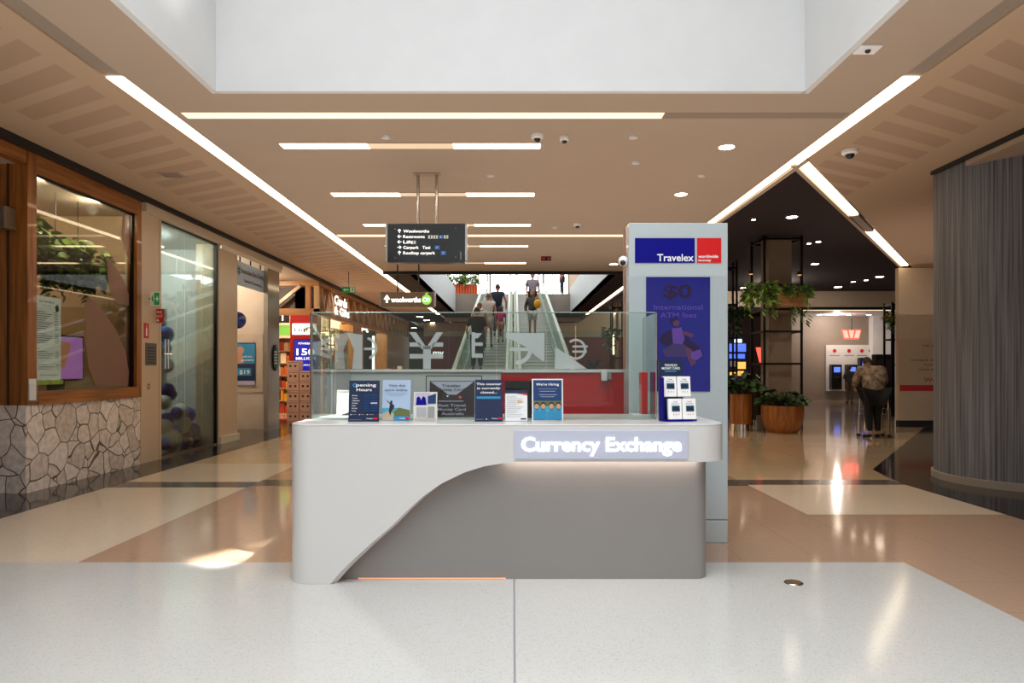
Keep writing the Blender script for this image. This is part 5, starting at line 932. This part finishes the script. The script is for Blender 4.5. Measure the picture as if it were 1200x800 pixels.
for i, (px, py) in enumerate(((880, 321), (937, 322))):
    r = thing('spotlight', ['amber spotlight among the plants, left of the black frame', 'amber spotlight among the plants, right of the black frame'][i], 'light', (AX(px, 16.6), 16.6, AZ(py, 16.6))); MB().lathe([(.05, -.0), (.06, .08)], (AX(px, 16.6), 16.6, AZ(py, 16.6)), 'dark_steel', 14).build('housing', r); MB().lathe([(.045, -.006), (.045, 0)], (AX(px, 16.6), 16.6, AZ(py, 16.6)), 'amber_glow', 14).build('lens', r)
Y = 20.5; tower(AX(849, Y), Y, .4, .4, 4.75, (4.5, 3.4, 2.4, 1.4), 'slim dark planter frame just right of the totem', core=False); trail('dark trailing plant on the slim frame beside the totem', (AX(858, Y), Y-.2, 3.2), .22, 110, .8, ('leaf_dark', 'leaf'))
Y = 21.5; tower(AX(1045, Y), Y, .35, .5, 3.6, (3.5, 3.1, 2.4, 1.6), 'slim black frame left of the cream hoarding', core=False); trail('small brownish trailing plant on the slim frame by the hoarding', (AX(1044, Y), Y-.2, 3.1), .22, 90, .5, ('leaf', 'mustard'))
# pots
def broadplant(root, c_, rad, n, L_, ms, up=.6):
    m = MB(); st = MB()
    for k in range(n):
        a = random.uniform(0, 6.28); rr = rad*random.random()**.6; e = Vector(c_)+Vector((rr*math.cos(a), rr*math.sin(a), up*(1-.6*(rr/rad))*random.uniform(.35, 1)))
        st.tube([Vector(c_)+Vector((rr*.2*math.cos(a), rr*.2*math.sin(a), -.03)), e], .006, 'stem', 5); m.leaf(e, (math.cos(a), math.sin(a), .2), L_*random.uniform(.8, 1.2), L_*.6, random.choice(ms))
    m.build('leaves', root); st.build('stems', root)
Y = 16.1; x = AX(917, Y); b_ = thing('potted_plant', 'round orange timber bowl planter with broad green leaves', 'plant', (x, Y, 0)); MB().lathe([(.33, 0), (.4, .1), (.46, .32), (.48, .55), (.47, .64), (.43, .64), (.42, .56)], (x, Y, 0.003), 'pot_wood', 40).build('bowl', b_, smooth=True); MB().lathe([(.42, .55), (.42, .58)], (x, Y, 0), 'soil', 24).build('soil', b_)
broadplant(b_, (x, Y, .58), .5, 130, .2, ['leaf', 'leaf_dark'], .5)
for px, Y, lb in ((868, 16.7, 'cylindrical timber planter with metal base and dark leaves beside the totem'), (886, 17.6+.6, 'darker cylindrical planter half hidden behind the bowl planter')):
    x = AX(px, Y); b_ = thing('potted_plant', lb, 'plant', (x, Y, 0)); MB().lathe([(.25, .16), (.26, .5), (.26, .89), (.23, .89), (.23, .85)], (x, Y, 0), 'pot_wood' if px < 880 else 'timber_dark', 32).build('pot', b_, smooth=True); MB().lathe([(.235, 0), (.235, .16)], (x, Y, .003), 'chrome', 32).build('metal_base', b_, smooth=True); MB().lathe([(.23, .84), (.23, .86)], (x, Y, 0), 'mustard', 24).build('liner', b_)
    broadplant(b_, (x, Y, .86), .4, 110, .26, ['leaf_dark', 'leaf'], .55)
MB().box((AX(887, 16.7), 16.6, 0.003), (AX(893.5, 16.7), 16.75, .36), 'concrete').build('floor_box', label='small pale grey box between the timber planters', cat='box')
# bank
w = MB(); w.box((6.5, 29, 4.12), (20, 29.2, 4.8), 'wall_cream'); w.box((6.5, 28.95, 4.0), (20, 29.0, 4.12), 'trim_gap_black'); w.box((11.5, 29.2, 4.02), (18, 33, 4.1), 'well_white'); struct('wall_bulkhead', w)
w = MB(); w.box((11.8, 33, 0), (17.2, 33.1, 4.1), 'concrete'); w.box((17.2, 32.6, 0), (18.4, 33.1, 4.1), 'wall_white'); w.box((11.7, 29.2, 0), (11.85, 33, 4.1), 'concrete'); w.box((18.4, 29.2, 0), (18.5, 33, 4.1), 'wall_white'); struct('wall_bank', w)
MB().box((11.9, 29.2, 4.0), (18, 29.35, 4.02), 'light_soft').build('strip_light', label='pale strip light across the bank entrance', cat='light')
for px in (960, 995, 1018):
    downlight(AX(px, 31.8), 31.8, 4.02, 'downlight washing the grey bank wall', .1, 60, (1, .8, .55), 'light_warm')
Y = 32.9; am = thing('cash_machine_wall', 'white surround panel behind the row of cash machines', 'panel', (AX(1005, Y), Y, .4)); MB().box((AX(968, Y), Y, AZ(458, Y)), (AX(1046, Y), Y+.06, AZ(404, Y)), 'wall_white').build('panel', am)
q = MB(); Fa = Frame((0, Y-.006, 0)); [q.disc(Fa, AX(a, Y), AZ(411, Y), .09, 'fire_red') for a in (978, 995, 1010, 1020)]; [q.rect(Fa, AX(a, Y)-.25, AZ(417, Y), AX(a, Y)+.25, AZ(416, Y), 'ink_grey') for a in (978, 995, 1010)]; q.build('icons', am)
for i, (px, y0, y1) in enumerate(((978, 427, 456), (996, 427, 456), (1011, 419, 458))):
    Y = 32.85; r = thing('cash_machine', ['leftmost dark cash machine in the bank wall', 'middle dark cash machine in the bank wall', 'third cash machine, beside the black totem'][i], 'cash machine', (AX(px, Y), Y, AZ(y1, Y))); MB().box((AX(px, Y)-.24, Y-.25, AZ(y1, Y)), (AX(px, Y)+.24, Y+.05, AZ(y0, Y)), 'black_plastic').build('body', r, bevel=.02); MB().box((AX(px, Y)-.15, Y-.26, AZ(y0+9, Y)), (AX(px, Y)+.15, Y-.25, AZ(y0+3, Y)), 'blue_glow').build('screen', r); MB().box((AX(px, Y)-.16, Y-.36, AZ(y0+16, Y)), (AX(px, Y)+.16, Y-.25, AZ(y0+14, Y)), 'steel').build('keypad', r)
Y = 26; bt = thing('black_totem', 'tall black information totem behind the leaning shopper', 'totem', (AX(1036, Y), Y, 0)); MB().box((AX(1026, Y), Y, 0.003), (AX(1046, Y), Y+.3, AZ(415, Y)), 'black_plastic').build('body', bt, bevel=.02); MB().box((AX(1028, Y), Y-.01, 1.0), (AX(1044, Y), Y, 1.85), 'maroon').build('screen', bt)
Y = 31; x = AX(998, Y); z = AZ(397, Y); lg = thing('bank_logo', 'glowing red three-part emblem hung in the bank entrance', 'sign', (x, Y, z)); Fb = Frame((x, Y, z)); h_ = AZ(386, Y)-z
M_('bank_core', '#FFB0A0', emis=3, eh='#FF8070')
for P_ in ([(-.43, h_), (-.2, h_), (-.1, 0), (-.33, 0)], [(.43, h_), (.2, h_), (.1, 0), (.33, 0)], [(-.13, h_), (.13, h_), (.07, 0), (-.07, 0)]): q = MB(); q.prism(Fb, P_, -.05, 0, 'bank_red'); q.face([Fb.p(a*.86+(P_[0][0]+P_[2][0])*.07, b*.8+h_*.1, .003) for a, b in P_], 'bank_core'); q.build('emblem_bar', lg)
MB().tube([(x, Y, z+h_*.9), (x, Y, 4.02)], .015, 'dark_steel', 6).build('hanger', lg)
Y = 22; x = AX(890, Y); z = AZ(424.5, Y); q = MB(); q.prism(Frame((x, Y, z)), [(-.1, .48), (.12, .48), (.12, 0), (.02, 0)], -.05, 0, 'bank_red'); q.build('red_sign', label='glowing red wedge sign left of the black planter frame', cat='sign')
# amusement shop at left of tower
Y = 30; w = MB(); w.box((6.5, Y, 0), (11.6, Y+.1, 4.1), 'ceiling_dark'); struct('wall_arcade', w)
ar = thing('arcade_window', 'arched shop window glowing blue and amber behind the slim frame', 'shopfront', (AX(864, Y), Y-.05, .8)); Fa = Frame((AX(852, Y), Y-.06, .5)); wd = AX(874, Y)-AX(852, Y)
q = MB(); pts = [(0, 0), (wd, 0), (wd, 1.9)]+[(wd/2+wd/2*math.cos(PI*i/12), 1.9+.55*math.sin(PI*i/12)) for i in range(1, 12)]+[(0, 1.9)]; q.prism(Fa, pts, -.02, 0, 'navy'); q.build('backing', ar)
for k, (a0, b0, a1, b1, m) in enumerate(((.08, 1.75, .8, 2.1, 'blue_glow'), (.08, 1.45, .75, 1.65, 'blue_glow'), (.1, 1.1, .35, 1.35, 'off_white'), (.4, 1.0, .78, 1.3, 'amber_glow'), (.1, .7, .7, .9, 'amber_glow'), (.1, .2, .75, .55, 'ill_purple'), (.3, 2.15, .6, 2.3, 'sign_white'))): q = MB(); q.fbox(Fa, a0, b0, 0, a1, b1, .03+.01*k, m); q.build('display_panel', ar)
MB().box((6.6, 29.6, 3.25), (8.6, 29.75, 3.7), 'red_wall').build('awning_panel', label='dim orange-red sign band above the arched shop window', cat='sign')
# plants by far red wall
for px, Y, lb in ((695, 36, 'dark palm in front of the far red wall'), ):
    x = AX(px, Y); b_ = thing('palm_plant', lb, 'plant', (x, Y, 0)); MB().lathe([(.25, 0), (.32, .7)], (x, Y, .003), 'black_plastic', 20).build('pot', b_); m = MB()
    for k in range(46): a = random.uniform(0, 6.28); m.leaf((x, Y, .7+random.random()*1.0), (math.cos(a)*.8, math.sin(a)*.8, random.uniform(.2, 1.4)), random.uniform(.6, 1.0), .12, 'leaf_dark')
    m.build('fronds', b_); MB().tube([(x, Y, .6), (x, Y, 1.8)], .03, 'stem').build('trunk', b_)
Y = 27; tower(AX(717, Y), Y, .5, .5, 4.2, (3.9, 3.0, 1.9), 'far dark planter frame seen left of the totem'); trail('trailing plant on the far frame left of the totem', (AX(715, Y), Y-.25, 2.9), .3, 120, .9, ('leaf_dark', 'leaf')); 
Y = 20; MB().box((AX(674, 38), 38, 0.003), (AX(675.2, 38), 38.05, 3.9), 'amber_soft').build('light_column', label='thin amber light column before the far red wall', cat='light')
Y = 27; MB().box((AX(718, Y), Y-.08, AZ(415, Y)), (AX(719.5, Y), Y-.04, AZ(392, Y)), 'light_warm').build('light_bar', label='short amber light bar on the far dark planter frame', cat='light')

# ---------------------------------------------------------------- LIGHTS
def area(name, loc, rot, sx, sy, pw, col, spread=180):
    l = bpy.data.lights.new(name, 'AREA'); l.shape = 'RECTANGLE'; l.size = sx; l.size_y = sy; l.energy = pw; l.color = col; l.spread = R(spread)
    o = bpy.data.objects.new(name, l); COL.objects.link(o); o.location = loc; o.rotation_euler = rot; return o
area('skylight', (0, -.8, 8.55), (0, 0, 0), 5.6, 9.6, 680, (.95, .975, 1), 125)
area('ceiling_fill', (0, 6, 2.3), (PI, 0, 0), 10, 23, 300, (1, .9, .8), 160)  # added fill lamps hanging in mid-air to brighten the ceiling, no fixtures there
area('ceiling_fill', (9, 15, 2.9), (PI, 0, 0), 5, 7, 35, (1, .8, .7), 160)
area('ceiling_fill', (-4.6, 26, 2.3), (PI, 0, 0), 1.6, 14, 40, (1, .8, .6), 160)
def aim(o, t_): o.rotation_euler = (Vector(t_)-o.location).to_track_quat('-Z', 'Y').to_euler()
s_ = area('sun_shaft', (1.8, 3.2, 8.4), (0, 0, 0), .9, .3, 5, (1, .95, .86), 1.5); aim(s_, (-2.15, 5.62, 0))
s_ = area('sun_shaft', (2.3, 2.0, 8.4), (0, 0, 0), .8, 1.2, 30, (1, .97, .92), 8); aim(s_, (-2.88, 5.2, 5.7))
def pt(loc, pw, col=(1, .85, .65), r=.3):
    l = bpy.data.lights.new('interior_fill', 'POINT'); l.energy = pw; l.color = col; l.shadow_soft_size = .07; o = bpy.data.objects.new('interior_fill', l); COL.objects.link(o); o.location = loc  # bare point lamps added to brighten interiors, no fixture modelled
pt((-7.6, 9.3, 3.8), 60); pt((-6.2, 8.9, 3.85), 45, (1, .9, .75)); pt((-6.2, 10.1, 3.85), 45, (1, .9, .75)); pt((-6.9, 12.4, 3.85), 230, (1, .97, .92)); pt((-7.3, 15.5, 3.8), 110, (1, .86, .7)); pt((-8.3, 21.9, 3.8), 250); pt((-7, 24.5, 3.6), 250); pt((-7.2, 29, 3.6), 250); pt((-7.3, 19.0, 3.9), 110); pt((15, 31.6, 3.9), 130, (1, .87, .75)); pt((10, 26, 4.6), 150, (1, .87, .75)); pt((-4.5, 42, 4.0), 160); pt((7, 36, 4.4), 160)
area('upper_sky', (0, 28, 9.1), (0, 0, 0), 16, 16, 1500, (.95, .98, 1))
w_ = bpy.data.worlds.new('world'); S.world = w_; w_.use_nodes = True; bg = w_.node_tree.nodes['Background']; bg.inputs[0].default_value = (.95, .93, .9, 1); bg.inputs[1].default_value = .5
